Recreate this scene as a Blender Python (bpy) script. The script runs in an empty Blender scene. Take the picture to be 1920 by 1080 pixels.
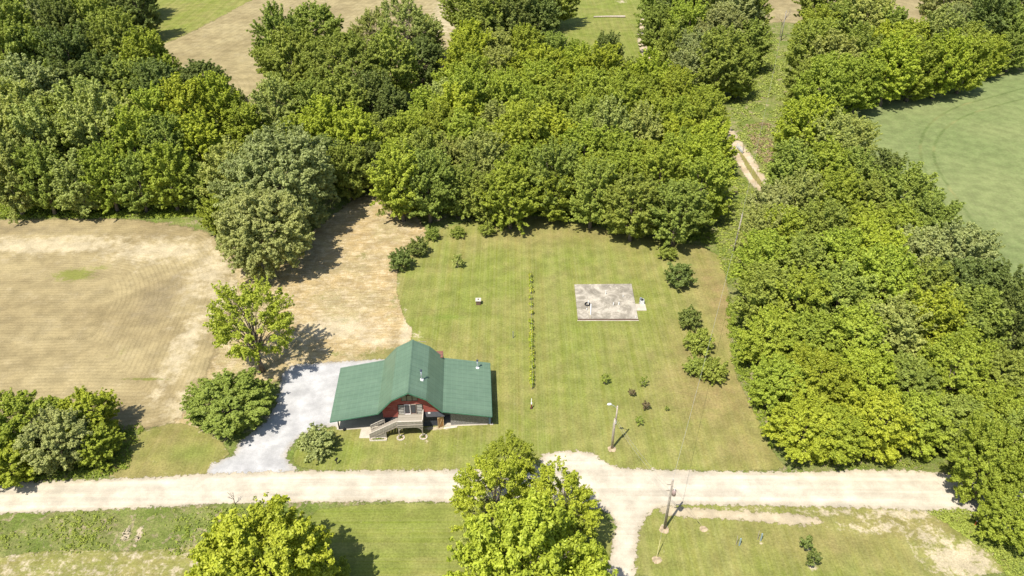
import bpy, math, random
import numpy as np
R = math.radians
S = bpy.context.scene
col = S.collection

# ------------------------------------------------------------------ camera, world, sun, exposure
CAM_H, PITCH, FPX = 80.0, R(34.3), 1493.0
cd = bpy.data.cameras.new('camera'); cam = bpy.data.objects.new('camera', cd); col.objects.link(cam)
cam.location = (0, 0, CAM_H); cam.rotation_euler = (math.pi/2 - PITCH, 0, 0)
cd.sensor_width = 36; cd.lens = FPX/1920*36; cd.clip_end = 6000; cd.clip_start = 0.5
S.camera = cam
W = bpy.data.worlds.new('World'); S.world = W; W.use_nodes = True
wn = W.node_tree.nodes; wn.clear()
sky = wn.new('ShaderNodeTexSky'); sky.sky_type = 'NISHITA'; sky.sun_disc = False
SUN_EL, SHX, SHY = 60.0, 0.574, 0.819          # shadows fall towards +SHX,+SHY
sky.sun_elevation = R(SUN_EL); sky.sun_rotation = math.atan2(-SHX, -SHY) % (2*math.pi)
sky.air_density = 1.0; sky.dust_density = 1.2
bgn = wn.new('ShaderNodeBackground'); bgn.inputs['Strength'].default_value = 0.105
wo = wn.new('ShaderNodeOutputWorld')
W.node_tree.links.new(sky.outputs[0], bgn.inputs[0]); W.node_tree.links.new(bgn.outputs[0], wo.inputs[0])
sd_ = bpy.data.lights.new('sun', 'SUN'); sun = bpy.data.objects.new('sun', sd_); col.objects.link(sun)
sd_.energy = 4.6; sd_.angle = R(0.53); sd_.color = (1.0, 0.95, 0.86)
ce = math.cos(R(SUN_EL)); se = math.sin(R(SUN_EL))
import mathutils
from mathutils import Vector, Matrix
sun.rotation_euler = Vector((-SHX*ce, -SHY*ce, se)).to_track_quat('Z', 'Y').to_euler()
sun.location = (-60, -80, 150)
S.view_settings.view_transform = 'Standard'; S.view_settings.look = 'None'
S.view_settings.exposure = 0.55; S.view_settings.gamma = 1.0
S.cycles.max_bounces = 6; S.cycles.diffuse_bounces = 3; S.cycles.transmission_bounces = 4

def G(px, py, h=0.0):
    """the place on the level z=h seen at pixel px,py of the 1920x1080 survey picture"""
    a = (px-960)/FPX; b = (540-py)/FPX
    dy = math.cos(PITCH)+b*math.sin(PITCH); dz = -math.sin(PITCH)+b*math.cos(PITCH)
    t = (h-CAM_H)/dz
    return Vector((a*t, dy*t, h))
def pxm(p):
    "pixels per metre at a point"
    return FPX/(p.y*math.cos(PITCH)-(p.z-CAM_H)*math.sin(PITCH))

# ------------------------------------------------------------------ object helpers
def tag(o, label=None, cat=None, group=None, kind=None):
    if label: o['label'] = label
    if cat: o['category'] = cat
    if group: o['group'] = group
    if kind: o['kind'] = kind
    return o
def empty(name, loc, rz=0, sc=1):
    o = bpy.data.objects.new(name, None); col.objects.link(o)
    o.location = loc; o.rotation_euler = (0, 0, rz)
    o.scale = (sc, sc, sc) if not isinstance(sc, tuple) else sc
    o.empty_display_size = .3
    return o
def copy_tree(o, parent=None):
    c = o.copy(); col.objects.link(c); c.parent = parent
    for ch in o.children: copy_tree(ch, c)
    return c
class MB:
    "collects boxes, tubes and polygons, then links them as ONE mesh"
    def __init__(s): s.v = []; s.f = []; s.m = []
    def add(s, v, f, mi=0):
        n = len(s.v); s.v += [tuple(map(float, p)) for p in v]; s.f += [tuple(i+n for i in q) for q in f]; s.m += [mi]*len(f); return s
    def box(s, x0, x1, y0, y1, z0, z1, mi=0, M=None):
        v = [Vector((x, y, z)) for z in (z0, z1) for x, y in ((x0, y0), (x1, y0), (x1, y1), (x0, y1))]
        if M: v = [M @ p for p in v]
        return s.add(v, [(3,2,1,0), (4,5,6,7), (0,1,5,4), (1,2,6,5), (2,3,7,6), (3,0,4,7)], mi)
    def bar(s, a, b, w, h, mi=0):
        "box from a to b, w wide, h high"
        a = Vector(a); b = Vector(b); d = (b-a).normalized()
        up = Vector((0,0,1)) if abs(d.z) < .95 else Vector((0,1,0))
        sx = d.cross(up).normalized()*w/2; uz = sx.cross(d).normalized()*h/2
        v = [p+i*sx+j*uz for p in (a, b) for i, j in ((-1,-1), (1,-1), (1,1), (-1,1))]
        return s.add(v, [(3,2,1,0), (4,5,6,7), (0,1,5,4), (1,2,6,5), (2,3,7,6), (3,0,4,7)], mi)
    def tube(s, pts, rad, n=8, mi=0, cap=True):
        pts = [Vector(p) for p in pts]
        if not hasattr(rad, '__len__'): rad = [rad]*len(pts)
        v = []; prev = None
        for i, p in enumerate(pts):
            d = (pts[min(i+1, len(pts)-1)]-pts[max(i-1, 0)]).normalized()
            if prev is None: u = d.orthogonal().normalized()
            else: u = (prev-d*prev.dot(d)); u = u.normalized() if u.length > 1e-6 else d.orthogonal().normalized()
            prev = u; w = d.cross(u)
            for k in range(n):
                a = 2*math.pi*k/n; v.append(p+(u*math.cos(a)+w*math.sin(a))*rad[i])
        f = [(i*n+k, i*n+(k+1) % n, (i+1)*n+(k+1) % n, (i+1)*n+k) for i in range(len(pts)-1) for k in range(n)]
        if cap: f += [tuple(range(n))[::-1], tuple((len(pts)-1)*n+k for k in range(n))]
        return s.add(v, f, mi)
    def poly(s, pts, mi=0): return s.add(pts, [tuple(range(len(pts)))], mi)
    def slab(s, pts, t, mi=0):
        "a polygon given by its top corners, t thick (downwards)"
        n = len(pts); v = [Vector(p) for p in pts]+[Vector(p)-Vector((0, 0, t)) for p in pts]
        f = [tuple(range(n)), tuple(range(2*n-1, n-1, -1))]+[(i, i+n, (i+1) % n+n, (i+1) % n) for i in range(n)]
        return s.add(v, f, mi)
    def mesh(s, name, mats, smooth=False):
        me = bpy.data.meshes.new(name); me.from_pydata(s.v, [], s.f)
        for m in (mats if isinstance(mats, (list, tuple)) else [mats]): me.materials.append(m)
        if any(s.m): me.polygons.foreach_set('material_index', s.m)
        if smooth: me.polygons.foreach_set('use_smooth', [True]*len(me.polygons))
        me.update(); return me
    def build(s, name, mats, parent=None, smooth=False, loc=None):
        o = bpy.data.objects.new(name, s.mesh(name, mats, smooth)); col.objects.link(o)
        if parent: o.parent = parent
        if loc is not None: o.location = loc
        return o
def npmesh(name, V, Q, mat, attrs=None, smooth=False):
    "numpy verts (n,3) and quads (m,4) to a mesh; attrs {name: float array on verts}"
    me = bpy.data.meshes.new(name); V = np.asarray(V, np.float32); Q = np.asarray(Q, np.int32)
    me.vertices.add(len(V)); me.vertices.foreach_set('co', V.ravel())
    me.loops.add(Q.size); me.loops.foreach_set('vertex_index', Q.ravel())
    me.polygons.add(len(Q)); me.polygons.foreach_set('loop_start', np.arange(0, Q.size, 4, dtype=np.int32))
    me.polygons.foreach_set('loop_total', np.full(len(Q), 4, np.int32))
    if smooth: me.polygons.foreach_set('use_smooth', np.ones(len(Q), bool))
    me.update(calc_edges=True)
    for k, a in (attrs or {}).items():
        at = me.attributes.new(k, 'FLOAT', 'POINT'); at.data.foreach_set('value', np.asarray(a, np.float32))
    if mat: me.materials.append(mat)
    return me

# ------------------------------------------------------------------ material helpers
class NT:
    def __init__(s, name):
        s.mat = bpy.data.materials.new(name); s.mat.use_nodes = True; s.t = s.mat.node_tree; s.n = s.t.nodes; s.n.clear()
        s.out = s.n.new('ShaderNodeOutputMaterial')
    def lk(s, a, b): s.t.links.new(a, b)
    def set(s, sock, v):
        if isinstance(v, bpy.types.NodeSocket): s.lk(v, sock)
        elif isinstance(v, (tuple, list)) and len(v) == 3 and sock.type == 'RGBA': sock.default_value = (*v, 1)
        else: sock.default_value = v
    def pos(s):
        if not hasattr(s, '_p'): s._p = s.n.new('ShaderNodeNewGeometry').outputs['Position']
        return s._p
    def obj(s): return s.n.new('ShaderNodeTexCoord').outputs['Object']
    def attr(s, name, out='Fac'):
        a = s.n.new('ShaderNodeAttribute'); a.attribute_name = name; return a.outputs[out]
    def scale(s, vec, sc):
        m = s.n.new('ShaderNodeVectorMath'); m.operation = 'MULTIPLY'; s.set(m.inputs[0], vec); m.inputs[1].default_value = sc; return m.outputs[0]
    def noise(s, sc, det=3, rough=.6, vec=None, dist=0):
        n = s.n.new('ShaderNodeTexNoise'); n.inputs['Scale'].default_value = sc; n.inputs['Detail'].default_value = det
        n.inputs['Roughness'].default_value = rough; n.inputs['Distortion'].default_value = dist
        s.lk(vec if vec is not None else s.pos(), n.inputs['Vector']); return n.outputs['Fac']
    def math(s, op, a, b=0.0, c=0.0, clamp=False):
        m = s.n.new('ShaderNodeMath'); m.operation = op; m.use_clamp = clamp
        s.set(m.inputs[0], a); s.set(m.inputs[1], b); s.set(m.inputs[2], c); return m.outputs[0]
    def ramp(s, v, lo, hi, a=0.0, b=1.0, smooth=True):
        m = s.n.new('ShaderNodeMapRange'); m.interpolation_type = 'SMOOTHSTEP' if smooth else 'LINEAR'
        s.set(m.inputs['Value'], v); m.inputs['From Min'].default_value = lo; m.inputs['From Max'].default_value = hi
        m.inputs['To Min'].default_value = a; m.inputs['To Max'].default_value = b; return m.outputs[0]
    def mix(s, f, a, b, mode='MIX'):
        m = s.n.new('ShaderNodeMix'); m.data_type = 'RGBA'; m.blend_type = mode
        s.set(m.inputs[0], f); s.set(m.inputs[6], a); s.set(m.inputs[7], b); return m.outputs[2]
    def sep(s, v):
        m = s.n.new('ShaderNodeSeparateXYZ'); s.lk(v, m.inputs[0]); return m.outputs
    def bsdf(s, colr, rough=.9, spec=.2, metal=0, bump=None, bstr=.5, bdist=.05):
        b = s.n.new('ShaderNodeBsdfPrincipled'); s.set(b.inputs['Base Color'], colr); s.set(b.inputs['Roughness'], rough)
        b.inputs['Specular IOR Level'].default_value = spec; b.inputs['Metallic'].default_value = metal
        if bump is not None:
            bn = s.n.new('ShaderNodeBump'); bn.inputs['Strength'].default_value = bstr; bn.inputs['Distance'].default_value = bdist
            s.lk(bump, bn.inputs['Height']); s.lk(bn.outputs[0], b.inputs['Normal'])
        s.sh = b.outputs[0]; return s
    def done(s, alpha=None):
        if alpha is not None:
            t = s.n.new('ShaderNodeBsdfTransparent'); m = s.n.new('ShaderNodeMixShader')
            s.lk(alpha, m.inputs[0]); s.lk(t.outputs[0], m.inputs[1]); s.lk(s.sh, m.inputs[2]); s.lk(m.outputs[0], s.out.inputs[0])
        else: s.lk(s.sh, s.out.inputs[0])
        return s.mat
def plain(name, c, rough=.8, spec=.3, metal=0, var=.15, sc=3.0):
    t = NT(name); n = t.noise(sc, 3, .6, t.obj())
    c2 = tuple(max(0, x*(1-var)) for x in c); c3 = tuple(min(1, x*(1+var)) for x in c)
    return t.bsdf(t.mix(t.ramp(n, .3, .7), c2, c3), rough, spec, metal).done()

# ------------------------------------------------------------------ ground sheets with ragged edges
def chaikin(P, it=2):
    P = np.array([[p[0], p[1]] for p in P], float)
    for _ in range(it):
        Q = np.roll(P, -1, 0); P = np.stack([P*.75+Q*.25, P*.25+Q*.75], 1).reshape(-1, 2)
    return P
def sdist(X, P):
    "signed distance (positive inside) of points X (n,2) to the closed polygon P"
    A = P; B = np.roll(P, -1, 0); best = np.full(len(X), 1e18); ins = np.zeros(len(X), bool)
    for a, b in zip(A, B):
        e = b-a; w = X-a; t = np.clip((w@e)/(e@e+1e-12), 0, 1); d = w-t[:, None]*e
        best = np.minimum(best, (d*d).sum(1))
        c = (a[1] > X[:, 1]) != (b[1] > X[:, 1])
        with np.errstate(divide='ignore', invalid='ignore'):
            xi = (b[0]-a[0])*(X[:, 1]-a[1])/(b[1]-a[1])+a[0]
        ins ^= c & (X[:, 0] < xi)
    return np.where(ins, 1, -1)*np.sqrt(best)
def wpoly(pxs): return [G(*p).to_tuple()[:2] for p in pxs]
def blob(X, lst):
    out = np.zeros(len(X))
    for (px, py, rx, ry, s) in lst:
        c = G(px, py); e = G(px+rx, py); n = G(px, py-ry)
        ax = abs(e.x-c.x); ay = abs(n.y-c.y)
        out = np.maximum(out, s*np.exp(-(((X[:, 0]-c.x)/ax)**2+((X[:, 1]-c.y)/ay)**2)*.9))
    return out
def sheet(name, pxs, z, mat, step=.6, smooth=1, margin=1.5, extra=None, world=None):
    P = chaikin(world if world is not None else wpoly(pxs), smooth)
    lo = P.min(0)-margin-1; hi = P.max(0)+margin+1
    nx = int((hi[0]-lo[0])/step)+2; ny = int((hi[1]-lo[1])/step)+2
    gx, gy = np.meshgrid(lo[0]+np.arange(nx)*step, lo[1]+np.arange(ny)*step)
    X = np.stack([gx.ravel(), gy.ravel()], 1); d = sdist(X, P)
    idx = np.arange(nx*ny).reshape(ny, nx)
    q = np.stack([idx[:-1, :-1], idx[:-1, 1:], idx[1:, 1:], idx[1:, :-1]], -1).reshape(-1, 4)
    q = q[(d[q] > -margin).any(1)]
    used, inv = np.unique(q, return_inverse=True); q = inv.reshape(-1, 4); X = X[used]; d = d[used]
    at = {'sd': d}
    if extra: at.update(extra(X, d))
    me = npmesh(name, np.column_stack([X, np.full(len(X), z)]), q, mat, at)
    o = bpy.data.objects.new(name, me); col.objects.link(o); return tag(o, kind='structure')
def edge_alpha(t, amp=.8, sc=1.2, soft=.15, off=0.0):
    n = t.noise(sc, 5, .7)
    v = t.math('ADD', t.attr('sd'), t.math('MULTIPLY', t.math('SUBTRACT', n, .5), amp*2.5))
    return t.ramp(v, off-soft, off+soft)

def fine(t, base, lo=.72, hi=1.25, sc=4.0, sc2=.35, s2=.15):
    "multiplies a colour with fine and coarse grain"
    n = t.ramp(t.noise(sc, 6, .85), .34, .66, lo, hi, False); m = t.ramp(t.noise(sc2, 4, .6), .3, .7, 1-s2, 1+s2)
    v = t.math('MULTIPLY', n, m); c = t.n.new('ShaderNodeCombineColor')
    for i in range(3): t.lk(v, c.inputs[i])
    return t.mix(1.0, base, c.outputs[0], 'MULTIPLY')

# colours (linear albedo)
GRASS = (.176, .198, .034); GRASS_DRY = (.232, .212, .062); GRASS_DEEP = (.128, .172, .026)
STRAW = (.36, .28, .145); SOIL = (.27, .205, .115); PALE = (.45, .38, .25)

def m_rough():
    t = NT('rough_grass')
    a = t.ramp(t.noise(.16, 5, .65), .38, .62); b = t.ramp(t.noise(1.3, 5, .7), .35, .7)
    c = t.mix(a, (.165, .205, .045), (.24, .235, .085)); c = t.mix(t.math('MULTIPLY', b, .6), c, (.125, .18, .03))
    c = t.mix(t.ramp(t.noise(.5, 5, .75, dist=1), .53, .64), c, (.33, .27, .16))
    return t.bsdf(fine(t, c, .55, 1.35, 3.0), 1, .05, bump=t.noise(2.5, 5, .7), bstr=1, bdist=.25).done()
def m_lawn(name, stripe='x', dry=.5):
    t = NT(name); p = t.pos(); xyz = t.sep(p)
    base = t.mix(t.ramp(t.noise(.07, 4, .6), .35, .65), GRASS, GRASS_DRY)
    base = t.mix(t.math('MULTIPLY', t.ramp(t.noise(.28, 5, .65), .45, .75), dry), base, (.28, .24, .09))
    base = t.mix(t.ramp(t.noise(.75, 6, .75), .5, .75, 0, .6), base, GRASS_DEEP)
    s = (2.6, .02, 1) if stripe == 'x' else (.02, 2.6, 1)
    st = t.ramp(t.noise(.55, 2, .5, t.scale(p, s)), .3, .7)
    base = t.mix(t.math('MULTIPLY', st, .35), base, t.mix(.5, base, (.33, .31, .14)))
    co = xyz[0] if stripe == 'x' else xyz[1]
    sn = t.math('SINE', t.math('ADD', t.math('MULTIPLY', co, 2*math.pi/2.1), t.math('MULTIPLY', t.noise(.05), 3)))
    base = t.mix(t.ramp(sn, -.6, .6, 0, .20), base, GRASS_DEEP)
    base = t.mix(t.math('MULTIPLY', t.ramp(t.noise(.9, 2, .5, t.scale(p, (4.5, .03, 1) if stripe == 'x' else (.03, 4.5, 1))), .4, .6), .22), base, (.31, .30, .12))
    base = t.mix(t.math('MULTIPLY', t.attr('brown'), t.ramp(t.noise(.5, 5, .7), .2, .7, .4, 1)), base, (.27, .195, .09))
    base = t.mix(t.math('MULTIPLY', t.attr('lush'), .8), base, (.15, .20, .035))
    bare = t.math('MULTIPLY', t.attr('bare'), 1.0)
    base = t.mix(t.ramp(t.math('ADD', bare, t.math('MULTIPLY', t.math('SUBTRACT', t.noise(.9, 5, .75), .5), 1.7)), .45, .75), base, PALE)
    base = t.mix(t.ramp(t.noise(1.5, 5, .8), .60, .72, 0, .55), base, (.38, .33, .19))
    return t.bsdf(fine(t, base, .68, 1.30, 3.2), 1, .05, bump=t.noise(7, 4, .7), bstr=.5, bdist=.05).done(edge_alpha(t, .5, 1.5, .12))
def m_field(name, rowlen=.76, green=.1, tone=(1, 1, 1), rows=.42):
    t = NT(name)
    c = t.mix(t.ramp(t.noise(.06, 5, .65), .35, .65), (.345*tone[0], .278*tone[1], .145*tone[2]), (.27*tone[0], .212*tone[1], .108*tone[2]))
    c = t.mix(t.math('MULTIPLY', t.ramp(t.noise(.25, 5, .7), .5, .8), .6), c, (.43*tone[0], .355*tone[1], .215*tone[2]))
    rc = t.attr('rowc'); k = t.math('SINE', t.math('MULTIPLY', rc, 2*math.pi/rowlen))
    wave = t.ramp(k, -.2, 1, 0, rows*.55)
    wave = t.math('MULTIPLY', wave, t.ramp(t.noise(.22, 4, .6), .25, .65, .25, 1))
    c = t.mix(wave, c, t.mix(green, (.15, .115, .06), (.14, .155, .045)))
    n1 = t.noise(.5, 5, .7)
    c = t.mix(t.ramp(t.math('ADD', t.attr('pale'), t.math('MULTIPLY', t.math('SUBTRACT', n1, .5), 2.0)), .25, .95, 0, .72), c, (.52, .44, .29))
    c = t.mix(t.ramp(t.math('ADD', t.attr('dark'), t.math('MULTIPLY', t.math('SUBTRACT', n1, .5), .8)), .3, .9, 0, .6), c, (.20, .16, .095))
    c = t.mix(t.ramp(t.math('ADD', t.attr('green'), t.math('MULTIPLY', t.math('SUBTRACT', t.noise(.7, 5, .75), .5), 1.2)), .4, .75, 0, .85), c, (.165, .18, .035))
    return t.bsdf(fine(t, c, .78, 1.2, 3.5), 1, .05, bump=wave, bstr=.6, bdist=.08).done(edge_alpha(t, 2.0, .5, .5))
def m_gravel(name, a, b, edge=.5, rut=None):
    t = NT(name)
    c = t.mix(t.ramp(t.noise(.3, 5, .7), .35, .65), a, b)
    p = t.pos()
    st = t.ramp(t.noise(.9, 3, .6, t.scale(p, (.04, 1.6, 1))), .35, .7)
    if rut: c = t.mix(t.math('MULTIPLY', st, .8), c, rut)
    c = t.mix(t.ramp(t.noise(2.6, 5, .85), .60, .72, 0, .5), c, tuple(x*.62 for x in a))
    c = t.mix(t.math('MULTIPLY', t.attr('rut'), t.ramp(t.noise(.4, 4, .7), .3, .7, .25, .8)), c, tuple(x*.72 for x in a))
    dirt = t.ramp(t.math('ADD', t.attr('sd'), t.math('MULTIPLY', t.noise(.8, 4, .7), 1.6)), .5, 1.8, 1, 0)
    c = t.mix(t.math('MULTIPLY', dirt, .6), c, (.33, .27, .17))
    return t.bsdf(fine(t, c, .84, 1.14, 8), 1, .08, bump=t.noise(12, 3, .7), bstr=.4, bdist=.03).done(edge_alpha(t, edge, 1.4, .12))
def m_dirt():
    t = NT('clearing_earth')
    c = t.mix(t.ramp(t.noise(.12, 5, .65), .35, .65), (.42, .31, .15), (.36, .30, .155))
    c = t.mix(t.math('MULTIPLY', t.ramp(t.noise(.6, 6, .8, dist=.6), .46, .6), .75), c, (.54, .44, .28))
    c = t.mix(t.math('MULTIPLY', t.ramp(t.noise(1.1, 4, .7, t.scale(t.pos(), (.35, 1.8, 1))), .44, .62), .6), c, (.27, .20, .095))
    c = t.mix(t.ramp(t.math('ADD', t.attr('green'), t.math('MULTIPLY', t.math('SUBTRACT', t.noise(.55, 6, .75), .5), 1.8)), .45, .8, 0, .8), c, (.19, .19, .055))
    c = t.mix(t.ramp(t.math('ADD', t.attr('pale'), t.math('MULTIPLY', t.math('SUBTRACT', t.noise(.8, 5, .7), .5), 1.2)), .4, .9, 0, .7), c, (.55, .46, .31))
    return t.bsdf(fine(t, c, .7, 1.25, 4), 1, .05, bump=t.noise(3, 5, .7), bstr=.8, bdist=.12).done(edge_alpha(t, 1.3, .6, .4))
def m_greencrop():
    t = NT('green_crop'); p = t.pos()
    c = t.mix(t.ramp(t.noise(.03, 4, .6), .35, .65), (.165, .205, .075), (.20, .23, .09))
    k = t.math('SINE', t.math('MULTIPLY', t.attr('rowc'), 2*math.pi/.9))
    c = t.mix(t.ramp(k, -.5, .8, 0, .06), c, (.13, .17, .06))
    c = t.mix(t.math('MULTIPLY', t.ramp(t.noise(1.1, 6, .8), .45, .65), .35), c, (.25, .25, .12))
    tr = t.math('ADD', t.attr('track'), t.math('MULTIPLY', t.math('SUBTRACT', t.noise(.5, 3), .5), .3))
    c = t.mix(t.ramp(tr, .55, 1.25, 0, .6), c, t.mix(t.ramp(t.noise(.05, 2), .5, .6), (.10, .135, .04), (.27, .245, .10)))
    return t.bsdf(fine(t, c, .84, 1.14, 2), 1, .05, bump=t.noise(3, 5, .8), bstr=.3, bdist=.08).done(edge_alpha(t, 1.0, .6, .3))

# ------------------------------------------------------------------ the ground
g = MB(); g.poly([(-2500, -300, 0), (2500, -300, 0), (2500, 5000, 0), (-2500, 5000, 0)])
tag(g.build('ground', m_rough()), kind='structure')

def ex_field(X, d):
    Y = X[:, 1]; head = 21
    rc = np.where(d < head, d, Y*1.04)
    return {'rowc': rc,
            'pale': blob(X, [(90, 460, 190, 18, 1.0), (300, 470, 120, 25, .9), (395, 510, 60, 60, .8), (350, 760, 60, 40, .7), (250, 500, 60, 30, .3), (345,650,30,90,.85), (420, 560, 30, 70, .8), (120, 445, 260, 8, .6)]),
            'dark': blob(X, [(60, 430, 200, 14, .7), (300, 560, 60, 60, .8), (230, 600, 60, 50, .4), (80, 610, 60, 30, .5), (290, 440, 60, 12, .6)]),
            'green': blob(X, [(140, 515, 55, 17, .82), (190, 500, 40, 8, .6), (230, 660, 60, 30, .42), (270, 711, 70, 4, .8), (110, 590, 30, 8, .4)])}
sheet('crop_field', [(-400, 420), (0, 414), (230, 408), (350, 425), (405, 440), (452, 520), (415, 620), (380, 730), (335, 795), (230, 810), (60, 800), (-400, 830)], .02,
      m_field('stubble_field'), step=.8, smooth=3, margin=3, extra=ex_field)
def ex_far(X, d):
    a = R(52); c0 = G(330, 175)
    r = np.hypot(X[:, 0]-c0.x, X[:, 1]-c0.y)
    rc = np.where((r < 34), r, X[:, 0]*math.sin(a)-X[:, 1]*math.cos(a)*.35)
    return {'rowc': rc, 'pale': blob(X, [(840, 30, 40, 50, .8), (560, 20, 50, 20, .4)]), 'dark': blob(X, [(520, 40, 50, 15, .8), (640, 15, 60, 14, .5)]),
            'green': blob(X, [(390, 105, 12, 40, .45)])}
sheet('far_field', None, .02, m_field('far_stubble', 1.5, .15, (.98, 1.0, 1.0), .30), step=2.0, smooth=2, margin=3, extra=ex_far,
      world=[tuple(G(x, y)[:2]) for x, y in ((230, 190), (262, 100), (340, 70), (440, 18), (470, 0))]+[(-60, 420), (60, 420)]+[tuple(G(x, y)[:2]) for x, y in ((880, 0), (880, 110), (700, 190), (470, 195), (300, 200))])
sheet('far_field', None, .02, bpy.data.materials['far_stubble'], step=2.5, smooth=1, margin=3, extra=lambda X, d: {'rowc': X[:, 0]*.5+X[:, 1]*.86, 'pale': X[:, 0]*0, 'dark': X[:, 0]*0, 'green': X[:, 0]*0},
      world=[tuple(G(x, y)[:2]) for x, y in ((1420, 45), (1480, 40), (1650, 75), (1780, 80), (1900, 30))]+[(300, 340), (300, 460), (60, 460), (90, 330)])
mfg = m_lawn('far_meadow', 'x', .3)
def nob(X, d): return {'brown': X[:, 0]*0, 'lush': X[:, 0]*0+.35, 'bare': blob(X, [(1166, 3, 14, 4, .8), (1195, 60, 12, 40, .5)])}
sheet('meadow', None, .012, mfg, step=2, extra=nob, world=[tuple(G(x, y)[:2]) for x, y in ((1000, 150), (1030, 60), (1060, 0))]+[(25, 360), (75, 360)]+[tuple(G(x, y)[:2]) for x, y in ((1215, 0), (1225, 100), (1200, 180))])
sheet('meadow', None, .012, mfg, step=2, extra=lambda X, d: {'brown': X[:, 0]*0, 'lush': X[:, 0]*0+.1, 'bare': blob(X, [(300, 50, 30, 15, .3)])},
      world=[tuple(G(x, y)[:2]) for x, y in ((230, 120), (260, 20), (280, -5))]+[(-140, 400), (-95, 400)]+[tuple(G(x, y)[:2]) for x, y in ((480, 0), (400, 60), (330, 110), (280, 150))])

TR1 = [(1920, 165), (1850, 185), (1790, 200), (1735, 235), (1720, 290), (1760, 370), (1830, 470), (1920, 560)]
TR2 = [(1920, 185), (1860, 200), (1800, 220), (1760, 250), (1745, 295), (1790, 370), (1860, 460), (1920, 530)]
def pathd(X, pts):
    P = np.array([G(*p)[:2] for p in pts]); best = np.full(len(X), 1e9)
    for _ in range(2):
        Q = [P[0]]
        for a, b in zip(P[:-1], P[1:]): Q += [a*.75+b*.25, a*.25+b*.75]
        P = np.array(Q+[P[-1]])
    for a, b in zip(P[:-1], P[1:]):
        e = b-a; w = X-a; t = np.clip((w@e)/(e@e), 0, 1); best = np.minimum(best, np.hypot(*(w-t[:, None]*e).T))
    return best
sheet('green_field', None, .02, m_greencrop(), step=.8, smooth=2, margin=3,
      extra=lambda X, d: {'rowc': pathd(X, TR1), 'track': np.maximum(1.3*np.exp(-(pathd(X, TR1)/.6)**2), 1.3*np.exp(-(pathd(X, TR2)/.6)**2))},
      world=[tuple(G(x, y)[:2]) for x, y in ((1500, 250), (1560, 195), (1650, 190), (1850, 148), (1960, 128))]+[(420, 260), (420, 80), (150, 80)]+[tuple(G(x, y)[:2]) for x, y in ((2100, 620), (1860, 560), (1700, 400), (1600, 330))])

def ex_lawn(X, d):
    return {'brown': np.minimum(1, blob(X, [(1350, 560, 40, 90, .9), (1330, 740, 120, 70, .75), (1280, 650, 50, 60, .5), (1100, 440, 150, 20, .6), (780, 770, 60, 40, .2), (760, 460, 30, 30, .4), (900, 800, 60, 20, .2), (1400, 840, 60, 40, .5)])),
            'lush': blob(X, [(1080, 640, 70, 170, .35), (1100, 480, 60, 40, .4), (860, 600, 40, 8, .0), (840, 595, 50, 5, .8), (830, 520, 8, 60, .4), (900, 560, 90, 60, .25), (650, 850, 60, 18, .45), (820, 850, 200, 20, .3), (770, 560, 20, 60, .35)]),
            'bare': np.maximum(blob(X, [(757, 600, 8, 45, .55), (745, 530, 8, 40, .5), (1370, 600, 10, 60, .40), (1000, 408, 40, 5, .6), (1355, 500, 12, 40, .35), (1390, 740, 25, 60, .3), (995, 600, 4, 140, .3), (780, 630, 20, 14, .6), (1147, 841, 6, 6, 1.0), (1134, 712, 5, 4, .6), (1207, 716, 8, 5, .7), (1213, 762, 8, 5, .7), (1199, 790, 8, 5, .7), (1250, 766, 8, 5, .7), (1185, 738, 7, 4, .5), (870, 795, 90, 3, .8), (820, 803, 30, 6, .9), (757, 832, 16, 5, .6), (796, 829, 16, 5, .6), (995, 740, 10, 40, .3)]), np.clip(1-d/2.2, 0, 1)*.33)}
LAWN = [(757, 600), (740, 530), (757, 470), (800, 440), (845, 422), (960, 402), (1060, 408), (1130, 432), (1240, 448), (1345, 468), (1362, 520), (1372, 600), (1368, 680), (1420, 785), (1455, 860), (1482, 882), (1300, 884), (1160, 880), (870, 882), (600, 884), (552, 874), (548, 850), (590, 812), (640, 798), (720, 760), (720, 690), (760, 655), (778, 620)]
sheet('lawn', LAWN, .03, m_lawn('mown_lawn', 'x', .45), step=.5, extra=ex_lawn)
sheet('lawn', [(555, 1100), (560, 960), (700, 944), (870, 943), (1130, 948), (1150, 1000), (1138, 1100)], .03, m_lawn('mown_lawn_across', 'y', .3), step=.5,
      extra=lambda X, d: {'brown': X[:, 0]*0, 'lush': X[:, 0]*0+.25, 'bare': np.clip(1-d/1.5, 0, 1)*.3})
sheet('lawn', [(1186, 1100), (1190, 1010), (1215, 955), (1245, 938), (1400, 938), (1600, 944), (1780, 950), (1860, 985), (1910, 1100)], .03, bpy.data.materials['mown_lawn'], step=.5,
      extra=lambda X, d: {'brown': blob(X, [(1540, 1020, 160, 40, .5), (1700, 985, 150, 30, .6)]), 'lush': X[:, 0]*0+.12, 'bare': np.minimum(1, np.maximum(blob(X, [(1800, 1050, 90, 50, .85), (1700, 965, 150, 18, .72), (1640, 990, 110, 18, .66), (1560, 960, 90, 12, .7), (1740, 1005, 70, 30, .66), (1400, 955, 180, 7, .6), (1246, 990, 9, 8, 1.1), (1235, 1050, 8, 6, 1.0), (1320, 993, 10, 7, 1.0), (1387, 1020, 8, 7, .7), (1426, 1018, 8, 6, .7), (1513, 1030, 12, 9, .7), (1524, 1064, 14, 12, .8), (1480, 970, 90, 8, .5), (1330, 972, 40, 4, .7)]), np.clip(1-d/1.5, 0, 1)*.35))})
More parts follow.
